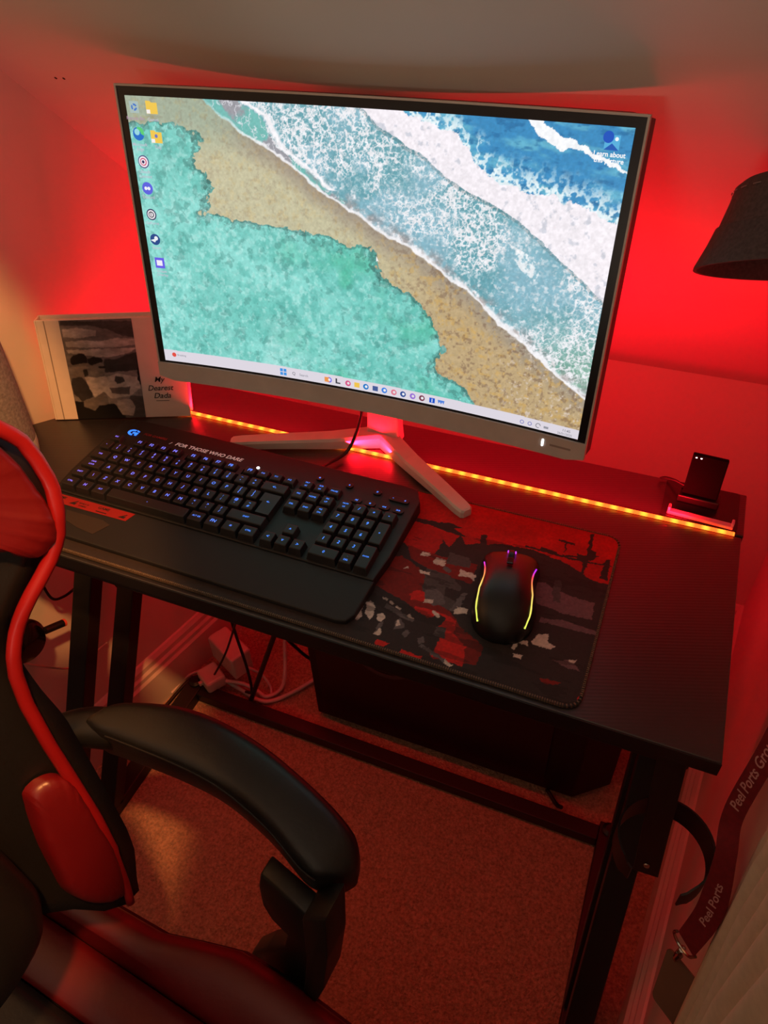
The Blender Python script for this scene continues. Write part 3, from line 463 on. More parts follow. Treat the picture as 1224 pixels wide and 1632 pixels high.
def mediakey(u, v, w, d, s):
    fr = kfr(); z = zt(v)
    o = MB().prism([(u + x, v + y) for x, y in rrect(-w / 2, -d / 2, w / 2, d / 2, min(w, d) * .42, 4)], z - .001, z + .0022, fr, .0004).obj('media_button', MW['key'], kb)
    t = MB()
    for i, a in enumerate(s): text(t, a, kp(u + (i - (len(s) - 1) / 2) * w * .6, v, z + .0022), (ck, sk, 0), (-sk, ck, .045), .0045, .0002, .12, .012)
    t.obj('legend', leg_mat(1), o)
for u, v, w, s in ((.308, .040, .0095, ['o']), (.349, .040, .0095, ['*']), (.3865, .040, .011, ['x']), (.4165, .0365, .026, ['-', '+']), (.368, .0185, .0135, ['>|']), (.386, .0185, .0135, ['o']), (.4045, .0185, .0135, ['<<']), (.4225, .0185, .0135, ['>>'])):
    mediakey(u, v + .0015, w, .0085, [a.replace('|', 'l') for a in s])
def kline(txt, x0, x1, y, m, name, size=.006, shear=.25, bold=.02, z=None):
    a = Vector(kp(x0 - KX, y - KY + sk * 0, 0)); t = MB()
    text(t, txt, kp((x0 + x1) / 2 - KX, y - KY, zt(y - KY)), (ck, sk, 0), (-sk, ck, .045), size, .0002, shear, bold, width=abs(x1 - x0)); return t.obj(name, m, kb)
kline('FOR THOSE WHO DARE', -.711, -.606, .2110, MW['white'], 'white_slogan', .0085, .25, .022)
kline('/', -.7205, -.717, .2100, MW['white'], 'slogan_mark', .006)
kline('FOR GAMERS', -.766, -.728, .2150, MW['dred'], 'red_slogan', .0055)
ld = MB().lathe([(0, .0012), (.0019, .001), (.0022, 0)], tuple(kp(-.5795 - KX, .2045 - KY, zt(.034))), 16).obj('indicator_light', MW['wled'], kb)
# the round blue maker's emblem: an open ring with a forked bar
g = MB(); gc = (-.783 - KX, .2125 - KY); gz = zt(gc[1]) + .0004
def garc(r0, r1, a0, a1, n=16):
    pts = [(gc[0] + r1 * math.cos(math.radians(a0 + (a1 - a0) * i / n)) , gc[1] + r1 * .8 * math.sin(math.radians(a0 + (a1 - a0) * i / n))) for i in range(n + 1)]
    pts += [(gc[0] + r0 * math.cos(math.radians(a1 - (a1 - a0) * i / n)), gc[1] + r0 * .8 * math.sin(math.radians(a1 - (a1 - a0) * i / n))) for i in range(n + 1)]
    return pts
g.prism(garc(.0042, .0078, 70, 285), gz - .0002, gz + .0002, kfr())
g.prism([(gc[0] + x, gc[1] + y) for x, y in ((.0, .0012), (.0085, .0012), (.0085, -.0052), (.0050, -.0052), (.0050, -.0020), (.0, -.0020))], gz - .0002, gz + .0002, kfr())
g.prism([(gc[0] + x, gc[1] + y) for x, y in ((.0035, .0065), (.0085, .0045), (.0085, .0025), (.0045, .0035))], gz - .0002, gz + .0002, kfr())
lab(g.obj('emblem', mat('emblem_blue', (40, 110, 255), .5, emit=(50, 125, 255), es=1.4), kb), 'glowing blue round emblem')
for fx in (6.25, 10.75):       # the raised grey wedges between the groups of function keys
    MB().prism([(fx * U1 - .004, -.004 + .0155), (fx * U1 + .004, -.004 + .0155), (fx * U1 + .0028, .0255), (fx * U1 - .0035, .0255)], .016, .0235, kfr(), .0006).obj('deck_wedge', MW['kb'], kb)
zp = lambda y: .0155 + (y - KY + .088) * .10 + .0003
def patch(name, P, m, th=.0002):
    v = [(x, y, zp(y)) for x, y in P]; w = [(x, y, zp(y) + th) for x, y in P]; k = len(P)
    return MB().add(v + w, [tuple(reversed(range(k))), tuple(range(k, 2 * k))] + [(i, (i + 1) % k, k + (i + 1) % k, k + i) for i in range(k)]).obj(name, m, kb)
stk = patch('sticker', [(-.8075, .0635), (-.686, .0650), (-.681, .0785), (-.8075, .0775)], MW['sticker'])
lab(stk, 'red printed sticker strip on the palm rest')
st = MB()
for cx, s, w in ((-.791, 'GAME', .017), (-.724, 'GAME', .017)): text(st, s, (cx, .0735, zp(.0735) + .0002), (1, 0, 0), (0, 1, .1), .0055, .0001, .15, .02, width=w); st.box((cx - w / 2, .0668, zp(.0675) + .0001), (cx + w / 2 - .001, .0679, zp(.0675) + .0005))
for cx in (-.769, -.694):      # winged-eye mark
    st.add([(cx + a, .0705 + b, zp(.0705 + b) + .0004) for a, b in ((-.0055, -.003), (.0045, .0038), (.0055, .0028), (.001, -.0005), (.0052, .0005), (.0035, -.0032), (-.0005, -.0030))], [(0, 1, 2, 3, 4, 5, 6)])
text(st, 'REPUBLIC OF', (-.754, .0722, zp(.0722) + .0002), (1, 0, 0), (0, 1, .1), .003, .0001, .15, .02, width=.015); text(st, 'GAMERS', (-.754, .0683, zp(.0683) + .0002), (1, 0, 0), (0, 1, .1), .003, .0001, .15, .02, width=.012)
st.obj('sticker_print', MW['ink'], stk)
patch('film_patch', [(-.770, .0575), (-.7145, .0575), (-.7005, .0535), (-.712, .0345), (-.738, .0375), (-.759, .0425)], MW['sticker2'])
c = MB().tube([(-.512, .236, .014), (-.505, .262, .0075), (-.492, .288, .012), (-.480, .306, .05), (-.474, .318, .11), (-.470, .335, .16)], .0024).obj('keyboard_cable', MW['cable']); tag(c, 'black cable running from keyboard back up behind the monitor', 'cable')

# ================================================================== MOUSE
ma = math.radians(9); mc = Vector((-.2265, .1115, .0036)); my = Vector((-math.sin(ma), math.cos(ma), 0)); mx = Vector((math.cos(ma), math.sin(ma), 0)); mzv = Vector((0, 0, 1))
def mw(t):   # half width along the length t (-1 rear .. 1 front)
    return float(np.interp(t, [-1, -.93, -.8, -.55, -.2, .15, .45, .75, .92, 1.0], [.006, .0175, .0265, .0325, .0335, .0300, .0300, .0325, .0310, .0285]))
def mh(t): return float(np.interp(t, [-1, -.93, -.75, -.45, -.1, .3, .7, .95, 1.0], [.006, .018, .029, .0365, .0385, .0350, .0260, .0185, .014]))
def mpnt(t, ang, k=1.0):
    c_, s_ = math.cos(ang), math.sin(ang); e = .72
    x = mw(t) * k * math.copysign(abs(c_) ** e, c_); z = .001 + mh(t) * k * max(0, s_) ** .8
    return mc + my * (t * .0585) + mx * x + mzv * z
mouse = thing('computer_mouse', tuple(mc), 'black gaming mouse with rainbow light lines along both sides', 'mouse')
ts = [-1, -.97, -.93, -.86, -.75, -.6, -.4, -.2, 0, .2, .4, .6, .75, .86, .94, .985, 1.0]
body = MB().loft([[mpnt(t, math.pi * j / 28) for j in range(29)] for t in ts])
body.obj('mouse_shell', MW['plastic'], mouse, smooth='all')
ws = MB().lathe([(0, -.0035), (.0085, -.0035), (.0098, -.0022), (.0098, .0022), (.0085, .0035), (0, .0035)], (0, 0, 0), 28, Matrix.Translation(mc + my * .043 + mzv * .0215) @ Matrix(((mx.x, my.x, 0, 0), (mx.y, my.y, 0, 0), (0, 0, 1, 0), (0, 0, 0, 1))) @ Matrix.Rotation(math.pi / 2, 4, 'Y'))
wh = ws.obj('scroll_wheel', MW['plastic'], mouse, True)
for sx in (-1, 1):
    MB().tube([mc + my * .0525 + mx * (sx * .0040) + mzv * .0212, mc + my * .0495 + mx * (sx * .0040) + mzv * .0268, mc + my * .046 + mx * (sx * .0040) + mzv * .0292], .0008, 8).obj('wheel_light', mat('violet_wheel_light', (60, 20, 80), .4, emit=(190, 60, 230), es=1.6), wh)
MB().box((-.0035, .0, 0), (.0035, .010, .0022), Matrix.Translation(mc + my * .020 + mzv * .0365) @ Matrix.Rotation(ma, 4, 'Z') @ Matrix.Rotation(-.17, 4, 'X'), .0008).obj('dpi_button', MW['gloss'], mouse)
MB().tube([mpnt(t, math.pi / 2, 1.003) for t in (.97, .8, .6, .45)], .0004, 6).obj('button_split', MW['ink'], mouse)
def strip_mat():
    m = bpy.data.materials.new('rainbow_edge_light'); m.use_nodes = True; nt = m.node_tree; b = nt.nodes['Principled BSDF']
    tc = nt.nodes.new('ShaderNodeTexCoord'); sp = nt.nodes.new('ShaderNodeSeparateXYZ'); nt.links.new(tc.outputs['Object'], sp.inputs[0])
    mr = nt.nodes.new('ShaderNodeMapRange'); mr.inputs[1].default_value = -.05; mr.inputs[2].default_value = .035; nt.links.new(sp.outputs[1], mr.inputs[0])
    cr = nt.nodes.new('ShaderNodeValToRGB'); e = cr.color_ramp.elements; e[0].position = 0; e[0].color = (*lin((200, 215, 80)), 1); e[1].position = 1; e[1].color = (*lin((170, 40, 230)), 1)
    for p_, c_ in ((.45, (215, 190, 95)), (.66, (225, 130, 70)), (.82, (225, 60, 80))): q = e.new(p_); q.color = (*lin(c_), 1)
    nt.links.new(mr.outputs[0], cr.inputs[0]); nt.links.new(cr.outputs[0], b.inputs['Emission Color']); b.inputs['Emission Strength'].default_value = 1.5; b.inputs['Base Color'].default_value = (.02, .02, .02, 1)
    return m
sm_ = strip_mat()
def strip(sx):
    P = []
    for i in range(15):
        t = .62 - i / 14 * 1.42; lift = .55 + .18 * math.sin(i / 14 * math.pi)
        ang = lift if sx > 0 else math.pi - lift
        P.append(mpnt(t, ang, 1.004))
    return MB().tube(P, .00085, 8)
strip(-1).obj('light_line', sm_, mouse, True); strip(1).obj('light_line', sm_, mouse, True)

# ================================================================== MONITOR
MP = dict(x=-.4601, y=.2918, z=.2714, yaw=.0095, t=.151, W=.53076, H=.29855, R=1 / .5369)
def mon(u, v, d):    # u,v in metres on the screen, d metres behind it
    R_ = MP['R']; a = u / R_; lx = (R_ + d) * np.sin(a); ly = (R_ + d) * np.cos(a) - R_; lz = v
    ct, st_ = math.cos(MP['t']), math.sin(MP['t']); y = ly * ct + lz * st_; z = -ly * st_ + lz * ct
    c_, s_ = math.cos(MP['yaw']), math.sin(MP['yaw'])
    return np.stack([MP['x'] + c_ * lx - s_ * y, MP['y'] + s_ * lx + c_ * y, MP['z'] + z + 0 * lx], -1)
monitor = thing('monitor', (-.457, .30, 0), 'curved white-framed monitor showing aerial beach wallpaper on V-shaped stand', 'monitor')
hw, hh = MP['W'] / 2, MP['H'] / 2
def mbox(name, u0, u1, v0, v1, d0, d1, m, parent=monitor, n=28, r=0):
    us = np.linspace(u0, u1, n); secs = []
    for u in us:
        e = min(u - u0, u1 - u); k = 0
        if r and e < r: k = r - math.sqrt(max(0, r * r - (r - e) ** 2))
        secs.append([tuple(mon(u, a, b)) for a, b in ((v0 + k, d0), (v1 - (k if r and v1 > 0 else 0), d0), (v1 - (k if r and v1 > 0 else 0), d1), (v0 + k, d1))])
    return MB().loft(secs).obj(name, m, parent)
# wallpaper -----------------------------------------------------------------
def wall_col(U, V):
    nz = lambda sc, sd, o=5: fbm(U * 1.78, V, sc, sd, o)
    w1 = (nz(9, 1) - .5) * .05 + (nz(45, 2) - .5) * .034
    u = U + w1; v = V + (nz(9, 8) - .5) * .05 + (nz(45, 9) - .5) * .034
    c = np.zeros(U.shape + (3,)); mix = lambda m, rgb: c.__setitem__(slice(None), c * (1 - m[..., None]) + np.array(rgb) * m[..., None])
    ss = lambda x, a, b: np.clip((x - a) / (b - a), 0, 1) ** 2 * (3 - 2 * np.clip((x - a) / (b - a), 0, 1))
    # lagoon
    c[:] = (114, 196, 186); mix(ss(nz(4, 20), .35, .7), (140, 214, 206)); mix(ss(nz(36, 21), .46, .66) * .42, (78, 166, 156)); mix(ss(nz(60, 24), .52, .72) * .45, (186, 232, 226)); mix(ss(nz(3.5, 29), .55, .75) * ss(.5 - U, 0, .3) * .4, (180, 220, 216))
    mix(ss(nz(6, 27), .5, .8) * ss(U, .15, .5) * .7, (78, 182, 150)); mix(ss(nz(34, 28), .60, .68) * .35, (70, 130, 124))
    sand_poly = [(-.1, 1.2), (-.1, .90), (.077, .915), (.147, .906), (.161, .867), (.14, .813), (.177, .733), (.149, .608), (.242, .611), (.328, .602), (.413, .583), (.469, .561), (.536, .559), (.553, .456), (.616, .425), (.653, .355), (.691, .259), (.674, .13), (.74, .09), (.786, .031), (.80, -.1), (1.2, -.1), (1.2, 1.2)]
    sand = inpoly(u, v, sand_poly)
    near = inpoly(u + .008, v + .008, sand_poly) ^ sand
    A = [(-.2, 1.5), (.155, 1.014), (.212, .941), (.27, .883), (.31, .852), (.376, .779), (.443, .706), (.538, .628), (.606, .578), (.674, .518), (.743, .448), (.814, .357), (.884, .279), (.955, .201), (.989, .169), (1.3, -.1)]
    Av = np.interp(U + w1 * .35, [a for a, b in A], [b for a, b in A]); dA = V + (nz(20, 30) - .5) * .02 - Av     # >0: sea side
    m = sand & (dA < 0.0)
    t = ss(U, .45, .75)
    sandc = np.array((192, 187, 156)) * (1 - t[..., None]) + np.array((186, 162, 122)) * t[..., None]
    k2 = ss(-dA, .0, .10)[..., None]; sandc = np.array((158, 146, 130)) * (1 - k2) + sandc * k2
    tl = (ss(V, .78, .95) * ss(.36 - U, .0, .2))[..., None]; sandc = sandc * (1 - tl) + np.array((158, 170, 150)) * tl
    sp = (ss(nz(60, 33), .5, .75) * .6 * (.3 + .7 * t))[..., None]; sandc = sandc * (1 - sp) + np.array((200, 160, 90)) * sp
    sp = (ss(nz(80, 35), .52, .72) * .45 * (.35 + .65 * t))[..., None]; sandc = sandc * (1 - sp) + np.array((110, 84, 70)) * sp
    sp = (ss(nz(90, 36), .6, .75) * ss(U, .75, .9) * .7)[..., None]; sandc = sandc * (1 - sp) + np.array((214, 200, 190)) * sp
    c[m] = sandc[m]
    kk = near & (dA < 0); c[kk] *= .80; kk = (inpoly(u + .02, v + .03, sand_poly) ^ sand) & (dA < 0) & (nz(55, 71) > .55); c[kk] *= .84
    # breakers between the shoreline and the white band
    sea = dA >= 0; s = np.zeros_like(c); s[:] = (100, 158, 170); q = ss(nz(6, 40), .4, .65)[..., None]; s = s * (1 - q) + np.array((130, 176, 192)) * q
    gl = (ss(U, .75, 1) * ss(.5 - V, 0, .3))[..., None]; s = s * (1 - gl) + np.array((126, 170, 150)) * gl
    ridge = 1 - np.abs(nz(34, 41) - .5) * 2; ridge2 = 1 - np.abs(nz(60, 44) - .5) * 2
    cover = ss(nz(4.5, 42), .30, .55); Wl = np.interp(U + w1 * .4, [.2, .40, .504, .535, .636, .719, .81, .874, .932, .997, 1.2], [1.25, 1.09, 1.0, .953, .865, .781, .723, .654, .576, .504, .3])
    top = ss(U, .27, .34) * ss(V, .72, .9); cover = np.clip(cover + top * .5, 0, 1)
    fo = (ss(ridge, .86, .97) * .9 * cover + ss(ridge2, .86, .98) * .8 * cover + ss(nz(80, 47), .55, .72) * .55 + ss(nz(120, 46), .5, .7) * .25)
    br0 = (ss(.075 - dA, 0, .05) * ss(nz(22, 50), .42, .6) * .6)[..., None]; s = s * (1 - br0) + np.array((146, 142, 146)) * br0
    fo = np.clip(fo + ss(.035 - dA, 0, .03) * (.35 + .9 * ss(nz(25, 48), .42, .6)), 0, 1)[..., None]
    s = s * (1 - fo) + np.array((232, 232, 236)) * fo
    br = (ss(.05 - dA, 0, .04) * ss(nz(30, 49), .45, .65) * .5)[..., None]; s = s * (1 - br) + np.array((132, 118, 112)) * br
    c[sea] = s[sea]
    F0 = np.interp(V + w1 * .5, [.70, .791, .863, .958, 1.0], [.47, .39, .324, .294, .249]); tq = (U < F0) & sea & (V > .7) & (U > .12)
    gq = ss(nz(12, 51), .45, .6)[..., None]; calm = np.array((112, 182, 176)) * (1 - gq) + np.array((150, 150, 158)) * gq
    fo = (ss(ridge, .93, .99) * .8)[..., None]; calm = calm * (1 - fo) + np.array((225, 225, 232)) * fo; c[tq] = calm[tq]
    e = (ss(.012 - np.abs(U - F0 - .012), 0, .010) * (V > .74) * sea)[..., None]; c[:] = c * (1 - e) + np.array((240, 238, 242)) * e
    ln = (ss(.009 - np.abs(dA - .004), 0, .007) * ss(U, .12, .3))[..., None]; c[:] = c * (1 - ln * .9) + np.array((238, 236, 238)) * ln * .9
    # deep water, white band
    Wu = np.interp(U + (nz(16, 60) - .5) * .06, [.3, .584, .602, .682, .768, .846, .929, 1.0], [1.4, 1.008, .997, .942, .831, .803, .774, .743])
    Wu = Wu + (nz(30, 61) - .5) * .05
    dp = V > Wu; d = np.zeros_like(c); d[:] = (58, 136, 186); q = ss(fbm(U * 1.78 + V * .8, V * 3.2, 10, 62), .4, .7)[..., None]; d = d * (1 - q) + np.array((96, 172, 200)) * q
    q = ss(fbm(U * 1.78, V * 2.2, 30, 63), .55, .75)[..., None] * .6; d = d * (1 - q) + np.array((34, 100, 150)) * q
    fo = (ss(.10 - (V - Wu), 0, .09) * ss(ridge, .72, .93))[..., None]; d = d * (1 - fo) + np.array((222, 236, 240)) * fo
    S2 = np.interp(U, [.8, .835, .865, .91, .944, .995, 1.1], [1.06, .99, .953, .942, .917, .883, .82]); wd = np.interp(U, [.82, .87, .92, 1], [.022, .02, .010, .004])
    fo = (np.abs(V - S2 + (nz(40, 65) - .5) * .03) < wd); d[fo] = (240, 242, 245); c[dp] = d[dp]
    wb = (V > Wl) & ~dp; wcol = np.zeros_like(c); wcol[:] = (238, 232, 238); q = (ss(nz(45, 67), .62, .76) * .5)[..., None]; wcol = wcol * (1 - q) + np.array((168, 176, 190)) * q; c[wb] = wcol[wb]
    sh = (V <= Wl) & (V > Wl - .012) & (U > .48); c[sh] = c[sh] * .86
    wv = inpoly(U, V, [(.812, .635), (.822, .592), (.838, .558), (.868, .528), (.874, .55), (.868, .585), (.85, .61)]); q = (ss(nz(70, 72), .40, .60) * .85)[..., None] * wv[..., None]; c[:] = c * (1 - q) + np.array((240, 240, 242)) * q
    c *= (.94 + .12 * nz(120, 70, 2))[..., None]
    # taskbar
    tb = np.interp(U, [0, 1], [.050, .036]); k = V < tb; c[k] = (214, 208, 218)
    return np.clip(c, 0, 255)
uvp = lambda U, V: mon((U - .5) * MP['W'], (V - .5) * MP['H'], -.0002)
scr = sheet('screen', 900, 506, uvp, wall_col, attr_mat('lit_screen_picture', .25, emissive=1.08), monitor)
# icons: flat lit shapes on the screen
_im = {}
def icol(rgb):
    if rgb not in _im: _im[rgb] = mat('screen_icon_colour', (5, 5, 5), .4, emit=rgb, es=1.0)
    return _im[rgb]
def sp(u, v): return Vector(mon((u - .5) * MP['W'], (v - .5) * MP['H'], -.0005).tolist())
def spoly(name, P, rgb, lift=0):
    v = [tuple(mon((u - .5) * MP['W'], (w - .5) * MP['H'], -.0005 - lift)) for u, w in P]; return MB().add(v, [tuple(range(len(v)))]).obj(name, icol(rgb), scr)
AR = MP['W'] / MP['H']
def disc(u, v, r, a0=0, a1=360, r0=0, n=20):
    P = [(u + r * math.cos(math.radians(a0 + (a1 - a0) * i / n)), v + r * AR * math.sin(math.radians(a0 + (a1 - a0) * i / n))) for i in range(n + (0 if a1 - a0 == 360 and not r0 else 1))]
    if r0: P += [(u + r0 * math.cos(math.radians(a1 - (a1 - a0) * i / n)), v + r0 * AR * math.sin(math.radians(a1 - (a1 - a0) * i / n))) for i in range(n + 1)]
    return P
def rect(u, v, w, h): h *= AR; return [(u - w, v - h), (u + w, v - h), (u + w, v + h), (u - w, v + h)]
def stext(s, u, v, size, rgb=(250, 250, 255), name='icon_caption', bold=.01, width=None):
    a = sp(u, v); ux = sp(u + .01, v) - a; uy = sp(u, v + .01) - a; t = MB(); text(t, s, a, ux, uy, size, .0002, 0, bold, width); return t.obj(name, icol(rgb), scr)
spoly('icon', rect(.018, .964, .010, .0105), (170, 190, 186)); spoly('icon', disc(.018, .964, .0065, 20, 110, .003), (70, 120, 200), .0002); spoly('icon', disc(.018, .964, .0065, 140, 230, .003), (70, 120, 200), .0002); spoly('icon', disc(.018, .964, .0065, 260, 350, .003), (70, 120, 200), .0002)
for u, v in ((.057, .966), (.059, .872)):
    spoly('icon', [(u - .0125, v + .02), (u - .003, v + .02), (u, v + .015), (u + .0125, v + .015), (u + .0125, v - .021), (u - .0125, v - .021)], (240, 200, 84)); spoly('icon', rect(u - .008, v - .014, .004, .0035), (245, 240, 240), .0002)
spoly('icon', disc(.059, .874, .0035), (110, 120, 190), .0003)
spoly('icon', disc(.019, .878, .0125), (30, 110, 200)); spoly('icon', disc(.0215, .882, .0105, -30, 120, .003), (90, 205, 120), .0002); spoly('icon', disc(.0165, .884, .006), (150, 215, 225), .0003)
for v, rr in ((.785, ((.0125, (70, 60, 120)), (.0105, (238, 232, 240)), (.0075, (214, 70, 110)), (.0055, (238, 232, 240)), (.003, (50, 44, 90)))), (.693, ((.0125, (92, 100, 222)),)),
              (.599, ((.0118, (60, 66, 100)), (.0092, (240, 236, 240)), (.0065, (50, 50, 70)), (.0045, (240, 236, 240)))), (.506, ((.012, (36, 74, 140)),))):
    for i, (r, rgb) in enumerate(rr): spoly('icon', disc(.021, v, r), rgb, i * .0002)
for du in (-.0035, .0035): spoly('icon', disc(.021 + du, .693, .0035), (240, 240, 250), .0003)
spoly('icon', rect(.021, .600, .0008, .004), (50, 50, 70), .001); spoly('icon', disc(.024, .511, .0045), (235, 240, 245), .0003); spoly('icon', [(.010, .503), (.020, .495), (.024, .505), (.020, .508)], (235, 240, 245), .0003)
spoly('icon', rect(.024, .416, .0115, .0115), (104, 92, 230)); spoly('icon', rect(.0235, .416, .007, .006), (240, 236, 250), .0002)
for k, (s, u, v) in enumerate((('Recycle Bin', .018, .927), ('Games', .057, .927), ('Microsoft', .019, .843), ('Edge', .019, .826), ('Tidy', .060, .836), ('Ubisoft', .021, .751), ('Connect', .021, .735), ('Discord', .021, .662), ('GeForce', .021, .568), ('Steam', .022, .475), ('Stream', .026, .384), ('Overlay', .027, .368))):
    stext(s, u, v, .0046, (190, 190, 205) if k else (180, 150, 170))
spoly('icon', rect(.967, .958, .0125, .011), (86, 176, 222)); spoly('icon', [(.9545, .938), (.967, .956), (.9795, .938)], (30, 90, 180), .0002); spoly('icon', disc(.960, .972, .009), (24, 84, 190), .0004); stext('i', .960, .972, .0072, (250, 250, 255), 'icon'); spoly('icon', disc(.974, .968, .003), (240, 246, 250), .0004)
stext('Learn about', .966, .927, .0058, (250, 250, 252), bold=.02); stext('this picture', .966, .908, .0058, (250, 250, 252), bold=.02)
TB = lambda u: .0245 - .008 * u
for du in (-.0045, .0045):
    for dv in (-.0045, .0045): spoly('icon', rect(.310 + du, TB(.31) + dv * AR, .0036, .0036), (66, 148, 226))
stext('Q', .337, TB(.337), .0055, (120, 120, 130), 'icon'); stext('Search', .362, TB(.362), .0044, (150, 150, 160))
spoly('icon', disc(.026, .030, .0055), (226, 80, 70)); stext('Breaking', .046, .030, .0035, (150, 150, 160))
tbc = [(.421, (236, 150, 80)), (.426, (120, 120, 230)), (.448, (70, 70, 80)), (.473, (214, 80, 130)), (.495, (240, 196, 80)), (.517, (30, 120, 200)), (.540, (70, 92, 150)), (.562, (60, 130, 226)), (.585, (222, 120, 140)), (.607, (40, 76, 150)), (.630, (150, 110, 210)), (.652, (120, 60, 80)), (.676, (30, 84, 200)), (.697, (80, 130, 220))]
for i, (u, rgb) in enumerate(tbc):
    v = TB(u)
    if i in (0, 4, 6, 12): spoly('icon', rect(u, v, .0065, .0058), rgb)
    elif i == 2: spoly('icon', [(u - .006, v + .012), (u - .002, v + .012), (u - .002, v - .004), (u + .006, v - .004), (u + .006, v - .010), (u - .006, v - .010)], rgb)
    elif i == 13: spoly('icon', [(u - .008, v + .008), (u + .008, v + .008), (u + .006, v - .008), (u + .003, v + .001), (u, v - .008), (u - .003, v + .001), (u - .006, v - .008)], rgb)
    else:
        spoly('icon', disc(u, v, .0068), rgb); spoly('icon', disc(u + .001, v + .001, .0032), (226, 220, 226) if i in (8, 10, 3) else (236, 236, 240), .0003)
stext('i', .676, TB(.676), .0062, (245, 245, 250), 'icon', .03)
for u in (.880, .897): spoly('icon', disc(u, .016, .0045, 0, 360, .003), (120, 124, 190))
spoly('icon', disc(.915, .016, .0055, 0, 300, .004), (120, 120, 130)); spoly('icon', rect(.932, .0155, .005, .0025), (150, 150, 160))
stext('11:45', .975, .023, .0042, (120, 120, 130)); stext('26/01/2025', .972, .009, .0036, (140, 140, 150))
spoly('pointer', [(.5385, .535), (.5385, .515), (.5405, .519), (.5440, .517)], (250, 250, 250))
mbox('screen_bezel', -hw - .0085, hw + .0085, -hw - 0 + hw - hh - .003, hh + .0085, .0004, .004, MW['mblack'])
mbox('rear_shell', -hw - .0095, hw + .0095, -hh - .025, hh + .0095, .0042, .026, MW['mrear'], r=.004)
for s_ in (-1, 1): mbox('side_trim', s_ * (hw + .0096) - .0010, s_ * (hw + .0096) + .0010, -hh - .004, hh + .0105, -.0008, .0042, MW['mwhite'], n=3)
mbox('top_trim', -hw - .0106, hw + .0106, hh + .0087, hh + .0107, -.0008, .0042, MW['mwhite'])
chin = mbox('chin', -hw - .0106, hw + .0106, -hh - .0265, -hh - .0030, -.0022, .0042, MW['mwhite'], r=.005)
pl_ = MB().prism(rrect(-.0013, -.0042, .0013, .0042, .0012, 4), 0, .0006, Matrix.Identity(4)); P0 = Vector(mon(.2285, -hh - .0128, -.0022).tolist()); ex = Vector(mon(.2295, -hh - .0128, -.0022).tolist()) - P0; ey = Vector(mon(.2285, -hh - .0118, -.0022).tolist()) - P0
ex.normalize(); ey.normalize(); ez = ex.cross(ey); pf = Matrix(((ex.x, ey.x, ez.x, P0.x), (ex.y, ey.y, ez.y, P0.y), (ex.z, ey.z, ez.z, P0.z), (0, 0, 0, 1)))
lab(MB().prism(rrect(-.0011, -.0042, .0011, .0042, .001, 4), 0, .0008, pf).obj('power_light', MW['wled'], chin), 'white power light')
lt = MB()
lt.prism(rrect(-.012, -.0012, .012, .0012, .001), 0, .0002, Matrix.Translation(Vector(mon(.2485, -hh - .0135, -.0022).tolist())) @ Matrix(((ex.x, ey.x, ez.x, 0), (ex.y, ey.y, ez.y, 0), (ex.z, ey.z, ez.z, 0), (0, 0, 0, 1)))); lt.obj('faint_marking', mat('faint_grey_print', (150, 138, 134), .5), chin)
# rear bulge, neck and the V foot
MB().box((-.085, 0, -.06), (.085, .030, .07), Matrix.Translation(Vector(mon(0, -.02, .022).tolist())) @ Matrix.Rotation(-.151, 4, 'X'), .012).obj('rear_hub', MW['mrear'], monitor, True)
nk = MB(); nk.loft([[(-.457 + sx * w, .3365 + sy * d + dy, z) for sx, sy in ((-1, -1), (1, -1), (1, 1), (-1, 1))] for z, w, d, dy in ((.010, .024, .012, -.004), (.03, .0225, .010, -.002), (.10, .0215, .0085, .004), (.16, .0210, .0080, .010), (.24, .020, .008, .020))])
nkk = nk.obj('neck', MW['mwhite'], monitor); nkm = nkk.modifiers.new('b', 'BEVEL'); nkm.width = .002; nkm.segments = 2
for tip in ((-.3055, .2255), (-.6520, .2520)):
    a = Vector((-.457, .332, 0)); b = Vector((*tip, 0)); d = (b - a).normalized(); n = Vector((-d.y, d.x, 0)); z0 = .0005 if True else 0
    secs = []
    for t, w, h in ((-.02, .013, .020), (.05, .0125, .021), (.35, .0115, .0155), (.7, .0105, .0125), (.93, .0098, .0115), (.985, .0085, .0110), (1.0, .0055, .0100)):
        c0 = a.lerp(b, t); zb = .0042 if t > .45 else .0022
        secs.append([c0 + n * (-w) + Vector((0, 0, zb)), c0 + n * w + Vector((0, 0, zb)), c0 + n * w + Vector((0, 0, zb + h * .75)), c0 + n * (w - .002) + Vector((0, 0, zb + h)), c0 - n * (w - .002) + Vector((0, 0, zb + h)), c0 - n * w + Vector((0, 0, zb + h * .75))])
    lg = MB().loft(secs).obj('foot', MW['mwhite'], monitor)

# ================================================================== PHOTO BOOK
ba = math.radians(22.2); bu = Vector((math.cos(ba), math.sin(ba), 0)); bn = Vector((math.sin(ba), -math.cos(ba), 0)); lean = .17
B0 = Vector((-.934, .2225, .0012)); bup = Vector((0, 0, math.cos(lean))) - bn * math.sin(lean) + bu * .07
bk = thing('photo_book', (-.845, .265, .001), 'standing photo book with monochrome cover picture beside the monitor', 'book')
bf = Matrix(((bu.x, bup.x, bn.x, B0.x), (bu.y, bup.y, bn.y, B0.y), (bu.z, bup.z, bn.z, B0.z), (0, 0, 0, 1))); BW, BH = .1985, .1475
MB().box((0, 0, -.003), (BW, BH, 0), bf, .0008).obj('front_cover', MW['book'], bk)
MB().box((.004, .004, -.0145), (BW - .004, BH - .004, -.0032), bf).obj('page_block', MW['pages'], bk)
bf2 = bf @ Matrix.Rotation(math.radians(1.5), 4, 'Y')
MB().box((0, .0, -.0178), (BW, BH + .0, -.0148), bf, .0008).obj('back_cover', MW['book'], bk)
